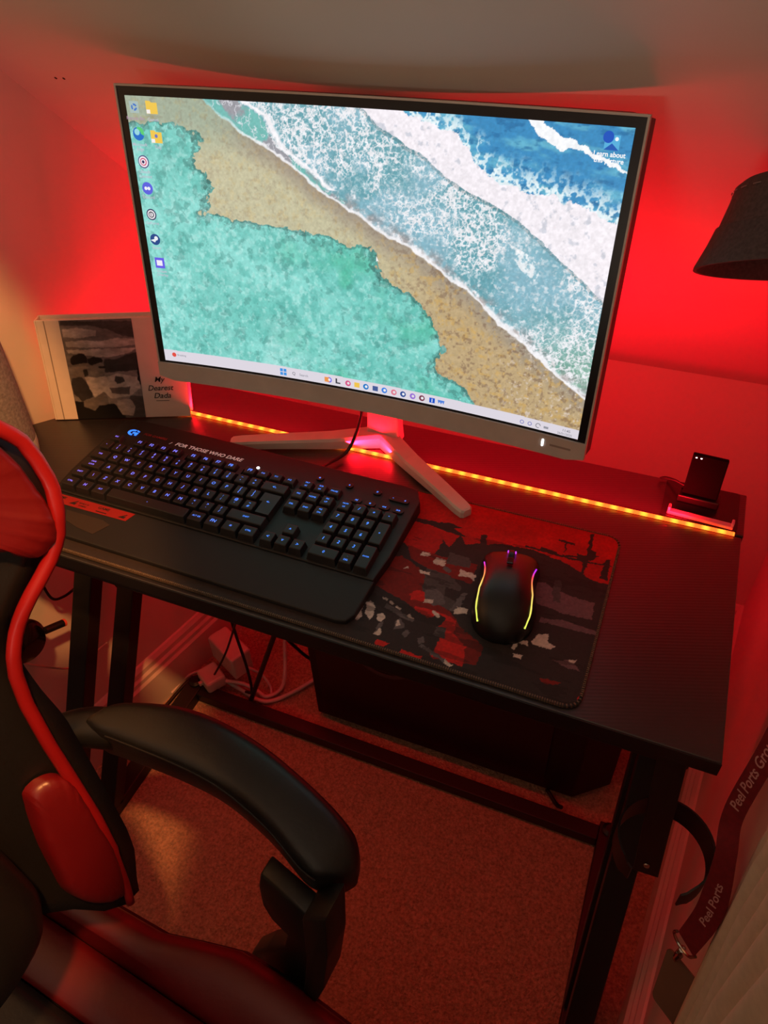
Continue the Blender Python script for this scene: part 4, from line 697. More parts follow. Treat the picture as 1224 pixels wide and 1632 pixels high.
MB().box((-.0025, 0, -.0178), (-.0002, BH, 0), bf, .0008).obj('spine', MW['book'], bk)
MB().box((.0105, .0005, .00005), (.0120, BH - .0005, .0003), bf).obj('hinge_groove', mat('cover_groove', (150, 140, 132), .6), bk)
PU0, PU1, PV0, PV1 = .032, .1325, .0005, .147
def bcol(U, V):
    x = PU0 + U * (PU1 - PU0); y = PV0 + V * (PV1 - PV0); sx = x; c = np.zeros(U.shape + (3,)); c[:] = (120, 118, 122)
    jx = x + (fbm(x, y, 200, 5) - .5) * .003; jy = y - .001 + (fbm(x, y, 200, 6) - .5) * .003
    for rgb, P in BOOK_ART:
        m = inpoly(jx, jy, P); c[m] = rgb
    for _ in range(3):
        p = np.pad(c, ((1, 1), (1, 1), (0, 0)), 'edge'); c = (p[1:-1, 1:-1] * 2 + p[:-2, 1:-1] + p[2:, 1:-1] + p[1:-1, :-2] + p[1:-1, 2:]) / 6
    c = c * (.8 + .4 * fbm(x, y * 1.5, 140, 9))[..., None]
    m = V > .55; c[m] = (c * (.75 + .5 * fbm(x * .5, y * 1.6, 60, 12))[..., None])[m]
    return np.clip(c * .92, 0, 255)
def bpos(U, V):
    x = PU0 + U * (PU1 - PU0); y = PV0 + V * (PV1 - PV0)
    return np.array(B0)[None, None] + x[..., None] * np.array(bu) + y[..., None] * np.array(bup) + .0004 * np.array(bn)
lab(sheet('cover_photo', 260, 310, bpos, bcol, attr_mat('printed_cover_photo', .5), bk), 'black-and-white family picture on the cover')
t = MB()
for s, u, v, w in (('My', .1600, .0570, .0150), ('Dearest', .1600, .0455, .037), ('Dada', .1610, .0338, .0245)): text(t, s, bf @ Vector((u, v, 0)), bu, bup, .0115, .0003, .28, .004, width=w)
t.box((.151, .0255, .0002), (.170, .0261, .0005), bf); t.obj('cover_title', MW['ink'], bk)

# ================================================================== SPEAKER
sx_, sy_ = -.925, .128
spk = thing('speaker', (sx_, sy_, 0), 'grey fabric cylinder speaker with white base at left end of desk', 'speaker')
MB().lathe([(0, .0005), (.030, .0005), (.034, .004), (.0365, .020), (.037, .030), (0, .030)], (sx_, sy_, 0), 48).obj('base_ring', MW['spwhite'], spk, True)
MB().lathe([(0, .0302), (.0368, .0302), (.0385, .06), (.0405, .12), (.042, .186), (0, .186)], (sx_, sy_, 0), 56).obj('fabric_sleeve', MW['fabric'], spk, True)
MB().lathe([(0, .1862), (.0420, .1862), (.0415, .196), (.0385, .200), (.036, .199), (0, .199)], (sx_, sy_, 0), 56).obj('top_ring', MW['spwhite'], spk, True)
MB().lathe([(0, .2005), (.033, .2005), (.034, .1992), (0, .1992)], (sx_, sy_, 0), 40).obj('touch_panel', mat('warm_touch_panel', (190, 150, 120), .4), spk, True)

# ================================================================== SMALL THINGS AT THE REAR RIGHT CORNER
til = MB().prism(rrect(-.092, .309, -.006, .380, .004), .0012, .0028).obj('thin_tile', mat('dark_tile_plastic', (26, 24, 26), .3)); tag(til, 'thin dark square pad under the small upright box', 'pad')
dk = thing('dock_box', (-.053, .347, .003), 'small black box with two tiny lights leaning upright at desk corner', 'device')
df = Matrix.Translation((-.053, .347, .0032)) @ Matrix.Rotation(math.radians(-3), 4, 'Z')
MB().box((-.0235, -.0075, 0), (.0235, .0125, .010), df, .0015).obj('cradle', MW['plastic'], dk)
MB().box((-.020, -.004, .006), (.020, .004, .060), df @ Matrix.Rotation(math.radians(-16), 4, 'X'), .0015).obj('upright_body', mat('matt_black_rubber', (9, 8, 9), .95, spec=.1), dk)
for x in (-.0155, -.010): MB().box((x - .0009, -.0046, .0555), (x + .0009, -.0038, .0566), df @ Matrix.Rotation(math.radians(-16), 4, 'X')).obj('status_light', MW['wled'], dk)
c = MB().tube([(-.072, .352, .020), (-.085, .362, .017), (-.100, .374, .007), (-.093, .379, .006), (-.080, .368, .012), (-.073, .355, .014)], .0012, 8).obj('dock_cable', MW['cable']); tag(c, 'short black cable looping from the small box at desk corner', 'cable')
ac = thing('acrylic_block', (-.05, .3125, .003), 'clear acrylic bar tinted pink for the glow of the light strip', 'acrylic bar')
af = Matrix.Translation((-.048, .3145, .003)) @ Matrix.Rotation(math.radians(-3.5), 4, 'Z')
MB().box((-.037, -.0035, 0), (.037, .0035, .005), af, .001).obj('clear_bar', MW['acrylic'], ac)
for x in (-.037, .034): MB().box((x, -.0035, .0052), (x + .003, .0045, .0105), af, .0008).obj('end_lug', MW['acrylic'], ac)

# ================================================================== CUP HOLDER / HOOK ON THE RIGHT LEG
ho = thing('cup_holder', (-.028, .0, -.15), 'black metal cup holder ring hanging under right front of desk', 'cup holder')
ph = []
ha = Vector((-.037, .0090, -.022)); hb_ = Vector((-.019, -.004, -.236))
d = (hb_ - ha); zz_ = d.normalized(); xx_ = (Vector((1, 0, 0)) - zz_ * zz_.x).normalized(); yy_ = zz_.cross(xx_)
fr = Matrix(((xx_.x, yy_.x, zz_.x, ha.x), (xx_.y, yy_.y, zz_.y, ha.y), (xx_.z, yy_.z, zz_.z, ha.z), (0, 0, 0, 1)))
MB().prism(rrect(-.013, -.001, .013, .001, .0009, 2), 0, d.length, fr).obj('back_plate', MW['steel'], ho)
MB().lathe([(0, .0015), (.003, .0012), (.0035, 0)], (0, 0, 0), 14, Matrix.Translation(Vector((-.0215, -.0052, -.217))) @ Vector((0, -1, .1)).to_track_quat('Z', 'Y').to_matrix().to_4x4()).obj('screw', MW['chrome'], ho)
rc = Vector((-.021, -.028, -.125)); secs = []
for i in range(41):
    a = math.radians(-62 + i * 296 / 40); r_ = .044; n = Vector((math.cos(a), math.sin(a), 0)); w = .0165 * (1 if 1 < i < 39 else .7); dz = Vector((0, 0, -.010 * (0 if i > 8 else (8 - i) / 8)))
    p = rc + n * r_ + dz; secs.append([p + n * .001 + Vector((0, 0, w)), p + n * .001 - Vector((0, 0, w)), p - n * .001 - Vector((0, 0, w)), p - n * .001 + Vector((0, 0, w))])
MB().loft(secs).obj('holder_ring', MW['steel'], ho, True)

# ================================================================== PC TOWER
pc = thing('pc_tower', (-.34, .42, FZ), 'black desktop computer tower standing under the right half of desk', 'computer')
pcp = [(-.628, .311), (-.104, .317), (-.043, .368), (-.043, .50), (-.628, .53)]
MB().prism(pcp, FZ + .012, FZ + .43, bev=.003).obj('tower_case', MW['case'], pc)
for x, y in ((-.60, .34), (-.12, .345), (-.60, .50), (-.10, .48)): MB().box((x - .018, y - .018, FZ), (x + .018, y + .018, FZ + .0125), bev=.002).obj('foot', MW['plastic'], pc)
MB().box((-.61, .3085, FZ + .045), (-.16, .3118, FZ + .40), Matrix.Identity(4), .001).obj('side_window', MW['glass'], pc)
fm = Matrix.Translation((-.470, .3085, -.452)) @ Matrix.Rotation(math.pi / 2, 4, 'X')
MB().lathe([(.052, 0), (.060, 0), (.060, .002), (.052, .002), (.052, 0)], (0, 0, 0), 48, fm).obj('fan_ring', MW['ringgrey'], pc, True)

# ================================================================== PLUGS AND CABLES UNDER THE DESK
def cable(name, pts, r, m, l, g=None):
    o = MB().tube(pts, r, 10).obj(name, m, None, True); tag(o, l, 'cable', g); return o
pb = thing('power_adapter', (-.845, .345, -.66), 'big white plug-in power adapter by the left skirting board', 'plug')
pfm = Matrix.Translation((-.842, .338, -.655)) @ Matrix.Rotation(math.radians(-24), 4, 'Z')
MB().box((-.045, -.024, -.03), (.045, .024, .035), pfm, .005).obj('adapter_body', MW['wcable'], pb)
MB().box((-.062, -.012, -.012), (-.0445, .012, .014), pfm, .002).obj('adapter_neck', MW['wcable'], pb)
ps = thing('plug', (-.872, .298, -.70), 'smaller white mains plug on the carpet in front of white adapter', 'plug')
pf2 = Matrix.Translation((-.868, .290, -.690)) @ Matrix.Rotation(math.radians(-30), 4, 'Z')
MB().box((-.026, -.022, -.018), (.026, .022, .014), pf2, .006).obj('plug_body', MW['wcable'], ps)
MB().box((-.004, -.03, -.004), (.004, -.0215, .004), pf2, .001).obj('cord_grip', MW['wcable'], ps)
pbk = MB().box((-.035, -.022, -.016), (.035, .022, .016), Matrix.Translation((-.80, .42, -.60)) @ Matrix.Rotation(.4, 4, 'Z'), .008).obj('cable_clump', MW['plastic']); tag(pbk, 'black inline power brick hanging in cables behind white adapter', 'power brick')
cable('cable', [(-.845, .30, -.70), (-.80, .300, -.722), (-.765, .293, -.722), (-.735, .300, -.722), (-.700, .338, -.722), (-.660, .400, -.720)], .0045, MW['wcable'], 'thick white cable curving over carpet towards the computer tower')
cable('cable', [(-.835, .292, -.69), (-.80, .305, -.70), (-.772, .308, -.715), (-.745, .306, -.718), (-.728, .345, -.716), (-.752, .41, -.66), (-.76, .45, -.55), (-.755, .46, -.40)], .0042, MW['wcable'], 'white cable rising from the carpet behind the thin black rod')
cable('cable', [(-.80, .325, -.665), (-.775, .335, -.69), (-.752, .330, -.715), (-.742, .315, -.722)], .003, MW['wcable'], 'thin white cable from the big adapter to the carpet')
cable('cable', [(-.965, .05, -.13), (-.955, .055, -.150), (-.935, .074, -.150), (-.928, .086, -.165), (-.930, .082, -.20), (-.930, .085, -.245), (-.930, .105, -.262), (-.932, .135, -.27), (-.934, .165, -.275), (-.932, .19, -.285), (-.930, .205, -.34), (-.928, .218, -.375), (-.915, .24, -.385), (-.870, .30, -.36), (-.84, .36, -.25), (-.82, .375, -.05)], .0022, MW['cable'], 'thin black cable drooping along the left wall past slanted legs')
cable('cable', [(-.80, .36, -.04), (-.80, .33, -.30), (-.80, .32, -.50), (-.775, .30, -.62), (-.765, .285, -.68), (-.795, .30, -.72)], .003, MW['cable'], 'black cable dropping in a bow in front of white adapter')
cable('cable', [(-.70, .34, -.04), (-.74, .32, -.35), (-.80, .30, -.55), (-.86, .290, -.68), (-.875, .292, -.695)], .0022, MW['cable'], 'thin black cable slanting down left to the desk foot')
cable('cable', [(-.64, .34, -.04), (-.65, .33, -.34), (-.70, .33, -.48), (-.68, .36, -.60), (-.64, .375, -.65)], .0035, MW['cable'], 'black cable looping down into the left side of computer tower')
cable('cable', [(-.67, .36, -.04), (-.76, .37, -.50), (-.72, .37, -.54), (-.64, .38, -.52)], .003, MW['cable'], 'black cable crossing level behind the computer tower top')
rod = MB().tube([(-.648, .283, -.36), (-.675, .283, -.455), (-.772, .281, -.716)], .0050, 10, smooth=False).obj('support_rod', MW['steel']); tag(rod, 'thin black rod slanting from under desk down to the cross bar', 'rod')
cable('cable', [(-.150, .315, -.716), (-.128, .29, -.710), (-.118, .282, -.700)], .004, MW['cable'], 'stub of black cable between tower base and the cross bar')
cable('cable', [(-.875, .295, -.69), (-.900, .300, -.715), (-.930, .280, -.724), (-.940, .20, -.724)], .004, MW['cable'], 'black cable lying by the left end of the cross bar')
cable('cable', [(-.885, .305, -.69), (-.910, .308, -.71), (-.938, .285, -.720), (-.945, .24, -.722)], .003, MW['wcable'], 'white cable hooking down over the left foot bar')

# ================================================================== HEADSET
hs = thing('headset', (-.955, .02, -.28), 'black headset with boom microphone hanging at the left wall', 'headset')
hc = Vector((-.935, .012, -.268))
MB().lathe([(0, -.022), (.020, -.021), (.033, -.012), (.037, .0), (.033, .010), (.02, .016), (0, .018)], (0, 0, 0), 36, Matrix.Translation(hc) @ Matrix.Rotation(math.radians(70), 4, 'Z') @ Matrix.Rotation(math.radians(80), 4, 'X')).obj('ear_cup', MW['gloss'], hs, True)
MB().tube([hc + Vector((-.005, -.02, .03)), hc + Vector((-.015, -.05, .075)), hc + Vector((-.02, -.11, .09)), hc + Vector((-.02, -.17, .06)), hc + Vector((-.02, -.19, .0))], .007, 10, flat=(1.6, .7)).obj('headband', MW['plastic'], hs, True)
MB().lathe([(0, -.022), (.020, -.021), (.033, -.012), (.037, .0), (.033, .010), (.02, .016), (0, .018)], (0, 0, 0), 36, Matrix.Translation(hc + Vector((-.01, -.19, -.03))) @ Matrix.Rotation(math.radians(70), 4, 'Z') @ Matrix.Rotation(math.radians(80), 4, 'X')).obj('ear_cup', MW['gloss'], hs, True)
for dz in (-.0022, .0022): MB().tube([hc + Vector((.004, .022, -.008 + dz)), Vector((-.934, .055, -.291 + dz))], .0011, 8, smooth=False).obj('boom_arm', MW['plastic'], hs)
mt = MB().tube([(-.935, .053, -.290), (-.931, .083, -.304)], .0062, 16, smooth=False).obj('microphone', MW['plastic'], hs, True)
lab(MB().tube([(-.931, .0832, -.304), (-.9307, .0865, -.3055)], .0064, 16, smooth=False).obj('microphone_tip', MW['foam'], mt, True), 'red microphone end')
cable('cable', [(-.94, .0, -.31), (-.945, .03, -.36), (-.955, .07, -.42), (-.962, .11, -.45), (-.96, .16, -.46)], .0018, MW['wcable'], 'thin pale cable against the wall below the headset microphone')

# ================================================================== HAT, LANYARD, CURTAIN ON THE RIGHT
hat = thing('hat', (-.040, .300, .335), 'dark bucket hat hanging high at the right edge', 'hat')
hf = Matrix.Translation((-.036, .300, .326)) @ Matrix.Rotation(math.radians(-8), 4, 'Y') @ Matrix.Rotation(math.radians(-29), 4, 'X')
MB().lathe([(0, .071), (.030, .070), (.056, .0655), (.0625, .060), (.0655, .048), (.072, .028), (.0745, .024)], (0, 0, 0), 48, hf).obj('crown', MW['hat'], hat, True)
br = MB().lathe([(.0745, .026), (.080, .012), (.0885, -.006), (.0890, -.0085), (.0860, -.0085), (.077, .008), (.0715, .022)], (0, 0, 0), 56, hf); br.obj('brim', MW['hat'], hat, True)
sm2 = MB()
for k in range(26):
    a0 = 2 * math.pi * k / 26; r_ = .0645
    sm2.tube([hf @ Vector((r_ * math.cos(a0 + e), r_ * math.sin(a0 + e), .0560)) for e in (0, .06, .12)], .0006, 6, smooth=False)
sm2.obj('stitching', mat('pale_hat_thread', (120, 110, 110), .8), hat)
hk = MB().tube([(.085, .300, .400), (.02, .300, .398), (-.035, .300, .392), (-.045, .300, .398)], .004, 10).obj('coat_hook', MW['chrome'], None, True); tag(hk, 'thin metal wall peg carrying the dark hat', 'hook')
ln = thing('lanyard', (0.0, -.08, .02), 'dark red printed lanyard strap with badge hanging at lower right', 'lanyard')
lc = [(.022, .050, .40), (.020, .020, .30), (.018, -.005, .18), (.015, -.030, .085), (.014, -.037, -.010), (.018, -.057, -.045), (.022, -.070, -.085), (.022, -.080, -.120), (.016, -.090, -.165)]
P = spline(lc, 8); secs = []; m_ = len(P); SD = Vector((.75, -.66, 0)); fr_ = []
for i, p in enumerate(P):
    tt = (P[min(i + 1, m_ - 1)] - P[max(i - 1, 0)]).normalized(); tw = .30 * math.sin(i / m_ * 7.0); sd = SD - tt * tt.dot(SD); sd.normalize(); n = tt.cross(sd).normalized()
    sd2 = (sd * math.cos(tw) + n * math.sin(tw)); n2 = tt.cross(sd2).normalized(); w = .0088 + (.0028 if i > m_ * .62 else 0) * min(1, (i - m_ * .62) / 10)
    if n2.dot(Vector((-.66, -.75, 0))) < 0: n2 = -n2
    fr_.append((p, -tt, -sd2, n2))
    secs.append([p - sd2 * w - n2 * .0005, p + sd2 * w - n2 * .0005, p + sd2 * w + n2 * .0005, p - sd2 * w + n2 * .0005])
MB().loft(secs).obj('strap', MW['lanyard'], ln, True)
for s_, i0, sz, wd in (('Peel Ports Group', 27, .0125, .100), ('Peel Ports', 52, .0105, .055)):
    tx = MB(); v_, f_ = text_geo(s_, 0, .01); L_ = np.ptp(v_[:, 0]); V2 = []; acc = [0]      # print follows the strap from the text's middle
    for q in range(1, m_): acc.append(acc[-1] + (fr_[q][0] - fr_[q - 1][0]).length)
    for a, b, c in v_:
        t_ = acc[i0] - a / L_ * wd; k_ = max(0, min(m_ - 2, int(np.searchsorted(acc, t_)) - 1)); g_ = (t_ - acc[k_]) / max(1e-6, acc[k_ + 1] - acc[k_])
        pp = fr_[k_][0].lerp(fr_[k_ + 1][0], g_); uyk = fr_[k_][2].lerp(fr_[k_ + 1][2], g_); nk_ = fr_[k_][3].lerp(fr_[k_ + 1][3], g_); V2.append(pp + uyk * (b * sz) + nk_ * (.0007 + c * .004))
    tx.add(V2, f_); tx.obj('strap_print', MW['lanprint'], ln)
e = P[-1]
MB().tube([e + Vector((.009, -.008, 0)), e + Vector((.005, -.005, -.012)), e + Vector((-.004, .004, -.015)), e + Vector((-.010, .009, -.008)), e + Vector((-.009, .008, 0))], .0016, 8).obj('metal_ring', MW['chrome'], ln, True)
MB().tube([e + Vector((0, .0, -.016)), e + Vector((.002, .005, -.024)), e + Vector((0, .003, -.034)), e + Vector((-.002, -.004, -.032)), e + Vector((0, -.003, -.022))], .0028, 8).obj('clip', MW['chrome'], ln, True)
bx_ = Vector((.70, -.66, .28)).normalized(); bz_ = Vector((-.62, -.72, .30)); bz_ = (bz_ - bx_ * bz_.dot(bx_)).normalized(); by_ = bz_.cross(bx_); bo_ = e + Vector((.006, -.004, -.036))
MB().prism(rrect(-.020, -.070, .020, 0, .006), -.0008, .0008, Matrix(((bx_.x, by_.x, bz_.x, bo_.x), (bx_.y, by_.y, bz_.y, bo_.y), (bx_.z, by_.z, bz_.z, bo_.z), (0, 0, 0, 1)))).obj('badge', MW['card'], ln)
# tied-back curtain of the doorway: pleats, leading edge slanting forward as it falls
nx_, nz_ = 120, 40; cv = []
for j in range(nz_):
    z = 1.19 - j / (nz_ - 1) * 1.9; lead = float(np.interp(z, [-.73, -.5, -.29, -.105, -.03, .15, .45, 1.2], [-.33, -.25, -.155, -.075, -.045, -.03, -.02, -.02]))
    for i in range(nx_):
        s = i / (nx_ - 1); y = lead + (-.37 - lead) * s
        x = RX(y) - .010 + .0055 * math.sin(s * 2 * math.pi * 9 + .6 * math.sin(z * 3)) * min(1, s * 6 + .3) + .003 * math.sin(z * 5 + s * 9) - .014 * s
        cv.append((x, y, z))
cf = [(j * nx_ + i, j * nx_ + i + 1, (j + 1) * nx_ + i + 1, (j + 1) * nx_ + i) for j in range(nz_ - 1) for i in range(nx_ - 1)]
cu = make_obj('curtain', cv, cf, MW['curtain'], None, 'all'); sm3 = cu.modifiers.new('s', 'SOLIDIFY'); sm3.thickness = .0015
tag(cu, 'pleated cream curtain hanging behind the red lanyard at right edge', 'curtain')
rl = MB().tube([(RX(-.05) - .024, -.05, 1.205), (RX(-.38) - .034, -.38, 1.205)], .008, 12, smooth=False).obj('curtain_rail', MW['chrome'], None, True); tag(rl, 'thin metal rail that carries the cream curtain', 'rail')

# ================================================================== GAMING CHAIR
ca = math.radians(-5); cF = np.array([math.cos(ca), math.sin(ca), 0]); cL = np.array([-math.sin(ca), math.cos(ca), 0]); cZ = np.array([0, 0, 1.0])
th = math.atan(.24); bN = cF * math.cos(th) + cZ * math.sin(th); bU = cZ * math.cos(th) - cF * math.sin(th); bO = np.array([-.50, -.50, -.20])
ch = thing('gaming_chair', (-.30, -.52, FZ), 'black and red leather gaming chair with padded armrest in left foreground', 'chair')
EU = [-.03, .084, .105, .148, .201, .255, .300, .345, .373, .391, .407, .423, .433, .444, .456, .473, .490, .510, .525, .538, .58, .64, .70, .76, .79]
EW = [.215, .235, .242, .250, .256, .259, .261, .265, .270, .276, .286, .298, .313, .328, .336, .342, .348, .348, .346, .339, .30, .24, .20, .17, .10]
EO = [.02, .03, .03, .035, .04, .045, .05, .055, .06, .065, .07, .08, .085, .09, .095, .10, .10, .10, .10, .10, .09, .075, .06, .05, .045]
we = lambda u: float(np.interp(u, EU, EW)); oe = lambda u: float(np.interp(u, EU, EO))
def bsurf(l, u):
    k = min(1.0, abs(l) / we(u)); s = max(0, (k - .3) / .7); return oe(u) * s ** 1.4
def bp(l, u, o=0.0): return tuple(bO + cL * l + bU * u + bN * (bsurf(l, u) + o))
us = np.linspace(.075, .79, 50); NL = 33
def wr(u): return we(u) + float(np.interp(u, [-.03, .08, .12, .2, .30, .36, .40], [.02, .016, .024, .022, .024, .014, .004]))
v = []; f = []
def ulift(u, k):   # the pad's lower edge rises in the middle between the side bolsters
    ub = float(np.interp(abs(k), [0, .68, .80, .9, 1], [.175, .165, .13, .080, .075])); return ub + (u - .075) / (.79 - .075) * (.79 - ub)
for u in us:
    for i in range(NL):
        k_ = i / (NL - 1) * 2 - 1; l = k_ * wr(u); u2 = ulift(u, k_); v.append(bp(l, u2, -.006))
for u0_ in us:
    for i in range(NL):
        k_ = i / (NL - 1) * 2 - 1; l = k_ * wr(u0_); u = ulift(u0_, k_); v.append(tuple(np.array(bp(l * .97, u, -.006)) - bN * (.045 * (1 - (abs(l) / wr(u)) ** 6) + .012)))
nU = len(us); o2 = nU * NL
for a in range(nU - 1):
    for i in range(NL - 1):
        f.append((a * NL + i, a * NL + i + 1, (a + 1) * NL + i + 1, (a + 1) * NL + i)); f.append((o2 + a * NL + i + 1, o2 + a * NL + i, o2 + (a + 1) * NL + i, o2 + (a + 1) * NL + i + 1))
    for i in (0, NL - 1): f.append((a * NL + i, (a + 1) * NL + i, o2 + (a + 1) * NL + i, o2 + a * NL + i))
for a in (0, nU - 1):
    for i in range(NL - 1): f.append((a * NL + i, a * NL + i + 1, o2 + a * NL + i + 1, o2 + a * NL + i))
make_obj('backrest', v, f, MW['leather'], ch, 'all')
def cushion(name, P, bulge, m, base=0.0, rings=7, n=90, wr_=0.0):
    P = [Vector((a, b, 0)) for a, b in P]; Q = []
    k = len(P)
    for i in range(k):
        a, b, c, d = P[i - 1], P[i], P[(i + 1) % k], P[(i + 2) % k]
        for j in range(6):
            t = j / 6; Q.append(.5 * ((2 * b) + (c - a) * t + (2 * a - 5 * b + 4 * c - d) * t * t + (3 * b - a - 3 * c + d) * t ** 3))
    cen = sum(Q, Vector((0, 0, 0))) / len(Q); v = []; f = []; N = len(Q)
    sc = [1.0, .985, .95, .88, .75, .55, .3]; hp = [0, .45, .7, .88, .97, 1.0, 1.0]
    for s_, h in zip(sc, hp):
        for i, q in enumerate(Q):
            p = cen + (q - cen) * s_; w = wr_ * math.sin(i * 1.7) * math.sin(i * .6) * (1 - abs(s_ - .9) * 6) if abs(s_ - .9) < .16 else 0
            v.append(bp(p.x, p.y, base + bulge * h + w))
    for r_ in range(len(sc) - 1):
        for i in range(N): j = (i + 1) % N; f.append((r_ * N + i, r_ * N + j, (r_ + 1) * N + j, (r_ + 1) * N + i))
    k = len(v); v.append(bp(cen.x, cen.y, base + bulge)); f += [((len(sc) - 1) * N + i, (len(sc) - 1) * N + (i + 1) % N, k) for i in range(N)]
    return make_obj(name, v, f, m, ch, 'all')
up = [(.334, .452), (.321, .446), (.312, .452), (.305, .462), (.27, .475), (.20, .49), (.14, .52), (.12, .60), (.13, .70), (.165, .745), (.19, .70), (.225, .64), (.285, .58), (.325, .545), (.337, .52), (.340, .49), (.338, .468)]
lo = [(.256, .262), (.246, .273), (.232, .272), (.226, .258), (.217, .222), (.21, .18), (.207, .155), (.211, .130), (.220, .110), (.230, .100), (.238, .104), (.250, .15), (.254, .20), (.257, .24)]
for s_ in (1, -1):
    lab(cushion('wing_pad', [(a * s_, b) for a, b in up], .020, MW['redleather'], -.004, wr_=.0012), 'puffy red shoulder pad'); lab(cushion('side_pad', [(a * s_, b) for a, b in lo], .016, MW['redleather'], -.004, wr_=.001), 'puffy red lower side pad')
    lab(MB().tube([bp(we(u) * s_, u, .002) for u in list(np.linspace(.085, .76, 90))], lambda t: .0052 if .1 < t < .95 else .004, 10, smooth=False).obj('piping', MW['redpipe'], ch, 'all'), 'red piping')
lb = cushion('lumbar_pillow', [(-.175, .16), (-.195, .22), (-.17, .30), (0, .34), (.17, .30), (.195, .22), (.175, .16), (.1, .14), (-.1, .14)], .05, MW['leather'], -.004)
# seat
SW = lambda q: float(np.interp(q, [-.2, -.068, -.005, .044, .086, .142, .214, .30, .45], [.250, .254, .256, .270, .281, .280, .274, .262, .245]))
sO = np.array([-.5, -.5, 0])
def stp(q, l, z): return tuple(sO + cF * q + cL * l + cZ * z)
qs = np.linspace(-.20, .43, 30)
def seat_loft(name, prof, m, endr=.02):
    secs = []
    for q in qs:
        k = min(1, (.43 - q) / .05); e = (1 - k) ** 2 * .035; secs.append([stp(q, a(SW(q)) if callable(a) else a, z - e) for a, z in prof])
    return MB().loft(secs).obj(name, m, ch, 'all')
seat_loft('seat_base', [(lambda w: w - .001, -.262), (lambda w: w + .001, -.280), (lambda w: w - .01, -.335), (0.0, -.345), (lambda w: -w + .01, -.335), (lambda w: -w - .001, -.280), (lambda w: -w + .001, -.262), (0.0, -.266)], MW['leather'])
for s_ in (1, -1):
    lab(seat_loft('seat_bolster', [(lambda w, s=s_: s * (w - .009), -.264), (lambda w, s=s_: s * (w - .006), -.248), (lambda w, s=s_: s * (w - .010), -.236), (lambda w, s=s_: s * (w - .022), -.228), (lambda w, s=s_: s * (w - .040), -.230), (s_ * .216, -.243), (s_ * .206, -.258), (s_ * .206, -.264)], MW['redleather']), 'red bolster')
    lab(seat_loft('seat_stripe', [(s_ * .2055, -.264), (s_ * .2045, -.252), (s_ * .195, -.246), (s_ * .175, -.2435), (s_ * .155, -.2475), (s_ * .150, -.254), (s_ * .150, -.264)], MW['redleather']), 'flat red stripe')
seat_loft('seat_centre', [(.149, -.264), (.148, -.2535), (.13, -.249), (0.0, -.247), (-.13, -.249), (-.148, -.2535), (-.149, -.264)], MW['leather'])
# armrests
WEB = [[0.094, 0.33, -0.137], [0.09, 0.326, -0.162], [0.094, 0.32, -0.192], [0.108, 0.315, -0.203], [0.13, 0.309, -0.198], [0.125, 0.305, -0.224], [0.097, 0.304, -0.267], [0.071, 0.301, -0.315], [0.055, 0.297, -0.362], [0.097, 0.288, -0.358], [0.149, 0.281, -0.319], [0.161, 0.29, -0.242], [0.164, 0.302, -0.18], [0.158, 0.317, -0.131]]
BAND = [[0.155, 0.318, -0.128], [0.185, 0.318, -0.091], [0.191, 0.302, -0.143], [0.187, 0.29, -0.201], [0.171, 0.284, -0.264], [0.154, 0.281, -0.31], [0.159, 0.29, -0.245], [0.163, 0.302, -0.182]]
far = [(-.624, -.117, -.09), (-.596, -.096, -.085), (-.519, -.082, -.075), (-.435, -.091, -.07), (-.359, -.112, -.075), (-.306, -.133, -.085), (-.278, -.155, -.095)]
nea = [(-.625, -.139, -.09), (-.570, -.139, -.085), (-.491, -.143, -.075), (-.432, -.151, -.07), (-.374, -.167, -.075), (-.330, -.185, -.085), (-.305, -.188, -.095)]
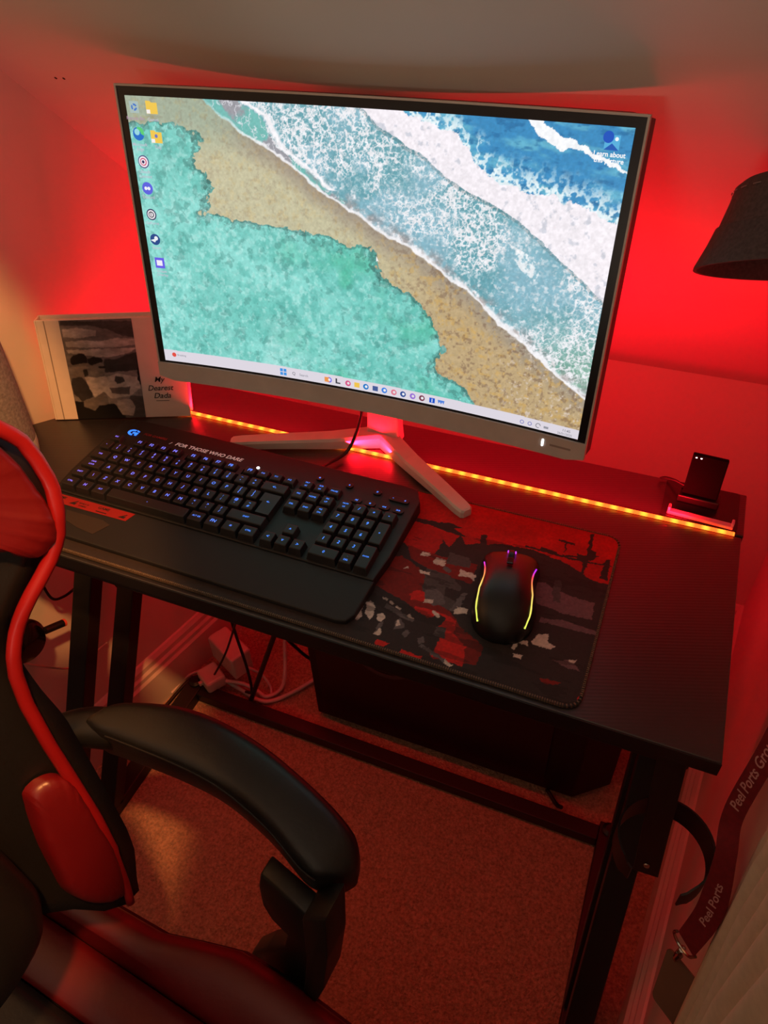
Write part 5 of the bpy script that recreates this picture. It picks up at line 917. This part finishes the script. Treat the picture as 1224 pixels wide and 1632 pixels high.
def arm(s_):
    def fl(p):
        if s_ > 0: return np.array(p)
        d = np.array(p) - sO; l = d @ cL; return np.array(p) - 2 * l * cL
    secs = []; n = 24; A = spline(far, 5); B = spline(nea, 5); m_ = len(A)
    for i in range(m_):
        a, b = A[i], B[i]; c_ = (a + b) / 2; sd = (a - b) / 2; t = i / (m_ - 1); h = .062 - .012 * t; k = 1.0
        e = min(i, (m_ - 1 - i)); k = [.45, .72, .88, .96, 1][min(e, 4)] if t > .5 else [.6, .85, 1, 1, 1][min(e, 4)]
        sec = []
        for j in range(n):
            an = 2 * math.pi * j / n; x = math.copysign(abs(math.cos(an)) ** .55, math.cos(an)); z = math.copysign(abs(math.sin(an)) ** .55, math.sin(an))
            p = c_ + sd * (x * k * 1.06) + Vector((0, 0, -h / 2 + z * h / 2 * (.7 + .3 * k)))
            sec.append(tuple(fl(p)))
        secs.append(sec)
    ex = (A[-1] - A[-3]); pad = MB().loft(secs).obj('armrest_pad', MW['leather'], ch, 'all')
    sm = [fl(B[i].lerp(A[i], -.03) + Vector((0, 0, -.008))) for i in range(3, m_ - 2)]
    MB().tube([tuple(x) for x in sm], .0009, 6, smooth=False).obj('seam', MW['ink'], pad)
    # bracket: vertical plate under the front of the pad, curving back to the seat
    def plate(name, P, l0, l1):
        k = len(P); v = [fl(stp(a, l + d_, z)) for d_ in (l0, l1) for a, l, z in P]
        bm = bmesh.new(); vs = [bm.verts.new(tuple(q)) for q in v]; bm.faces.new(vs[:k]); bm.faces.new(list(reversed(vs[k:])))
        for i in range(k): bm.faces.new([vs[i], vs[k + i], vs[k + (i + 1) % k], vs[(i + 1) % k]])
        bmesh.ops.recalc_face_normals(bm, faces=bm.faces[:]); bmesh.ops.bevel(bm, geom=bm.edges[:], offset=.003, segments=2, profile=.5, affect='EDGES')
        MB().bm(bm).obj(name, MW['plastic'], ch, True)
    plate('arm_web', WEB, -.012, .010); plate('arm_bracket', BAND, -.018, .018)
    MB().tube([tuple(fl(p)) for p in ((-.60, -.120, -.115), (-.64, -.135, -.115), (-.68, -.18, -.115), (-.69, -.24, -.115))], .024, 14, flat=(1, .8)).obj('arm_link', MW['plastic'], ch, 'all')
arm(1); arm(-1)
gc_ = stp(.17, 0, 0); MB().box((-.10, -.09, -.372), (.10, .09, -.343), Matrix.Translation((gc_[0], gc_[1], 0)) @ Matrix.Rotation(ca, 4, 'Z'), .006).obj('seat_mechanism', MW['steel'], ch)
MB().lathe([(0, -.60), (.028, -.60), (.028, -.46), (.018, -.455), (.018, -.372), (0, -.372)], (gc_[0], gc_[1], 0), 28).obj('gas_lift', MW['plastic'], ch, True)
for k in range(5):
    a = ca + math.pi / 5 + k * 2 * math.pi / 5; dv = Vector((math.cos(a), math.sin(a), 0)); c0 = Vector((gc_[0], gc_[1], 0)); nn = Vector((-dv.y, dv.x, 0))
    secs = [[c0 + dv * r_ + nn * (sx * w) + Vector((0, 0, z + sz * h)) for sx, sz in ((-1, -1), (1, -1), (1, 1), (-1, 1))] for r_, w, z, h in ((.02, .024, -.615, .02), (.15, .020, -.632, .014), (.29, .016, -.650, .010))]
    lg = MB().loft(secs).obj('base_leg', MW['plastic'], ch)
    MB().lathe([(0, -.012), (.022, -.012), (.0245, -.008), (.0245, .008), (.022, .012), (0, .012)], (0, 0, 0), 24, Matrix.Translation(c0 + dv * .275 + Vector((0, 0, FZ + .0245))) @ Matrix(((dv.x, nn.x, 0, 0), (dv.y, nn.y, 0, 0), (0, 0, 1, 0), (0, 0, 0, 1))) @ Matrix.Rotation(math.pi / 2, 4, 'X')).obj('caster', MW['plastic'], lg, True)
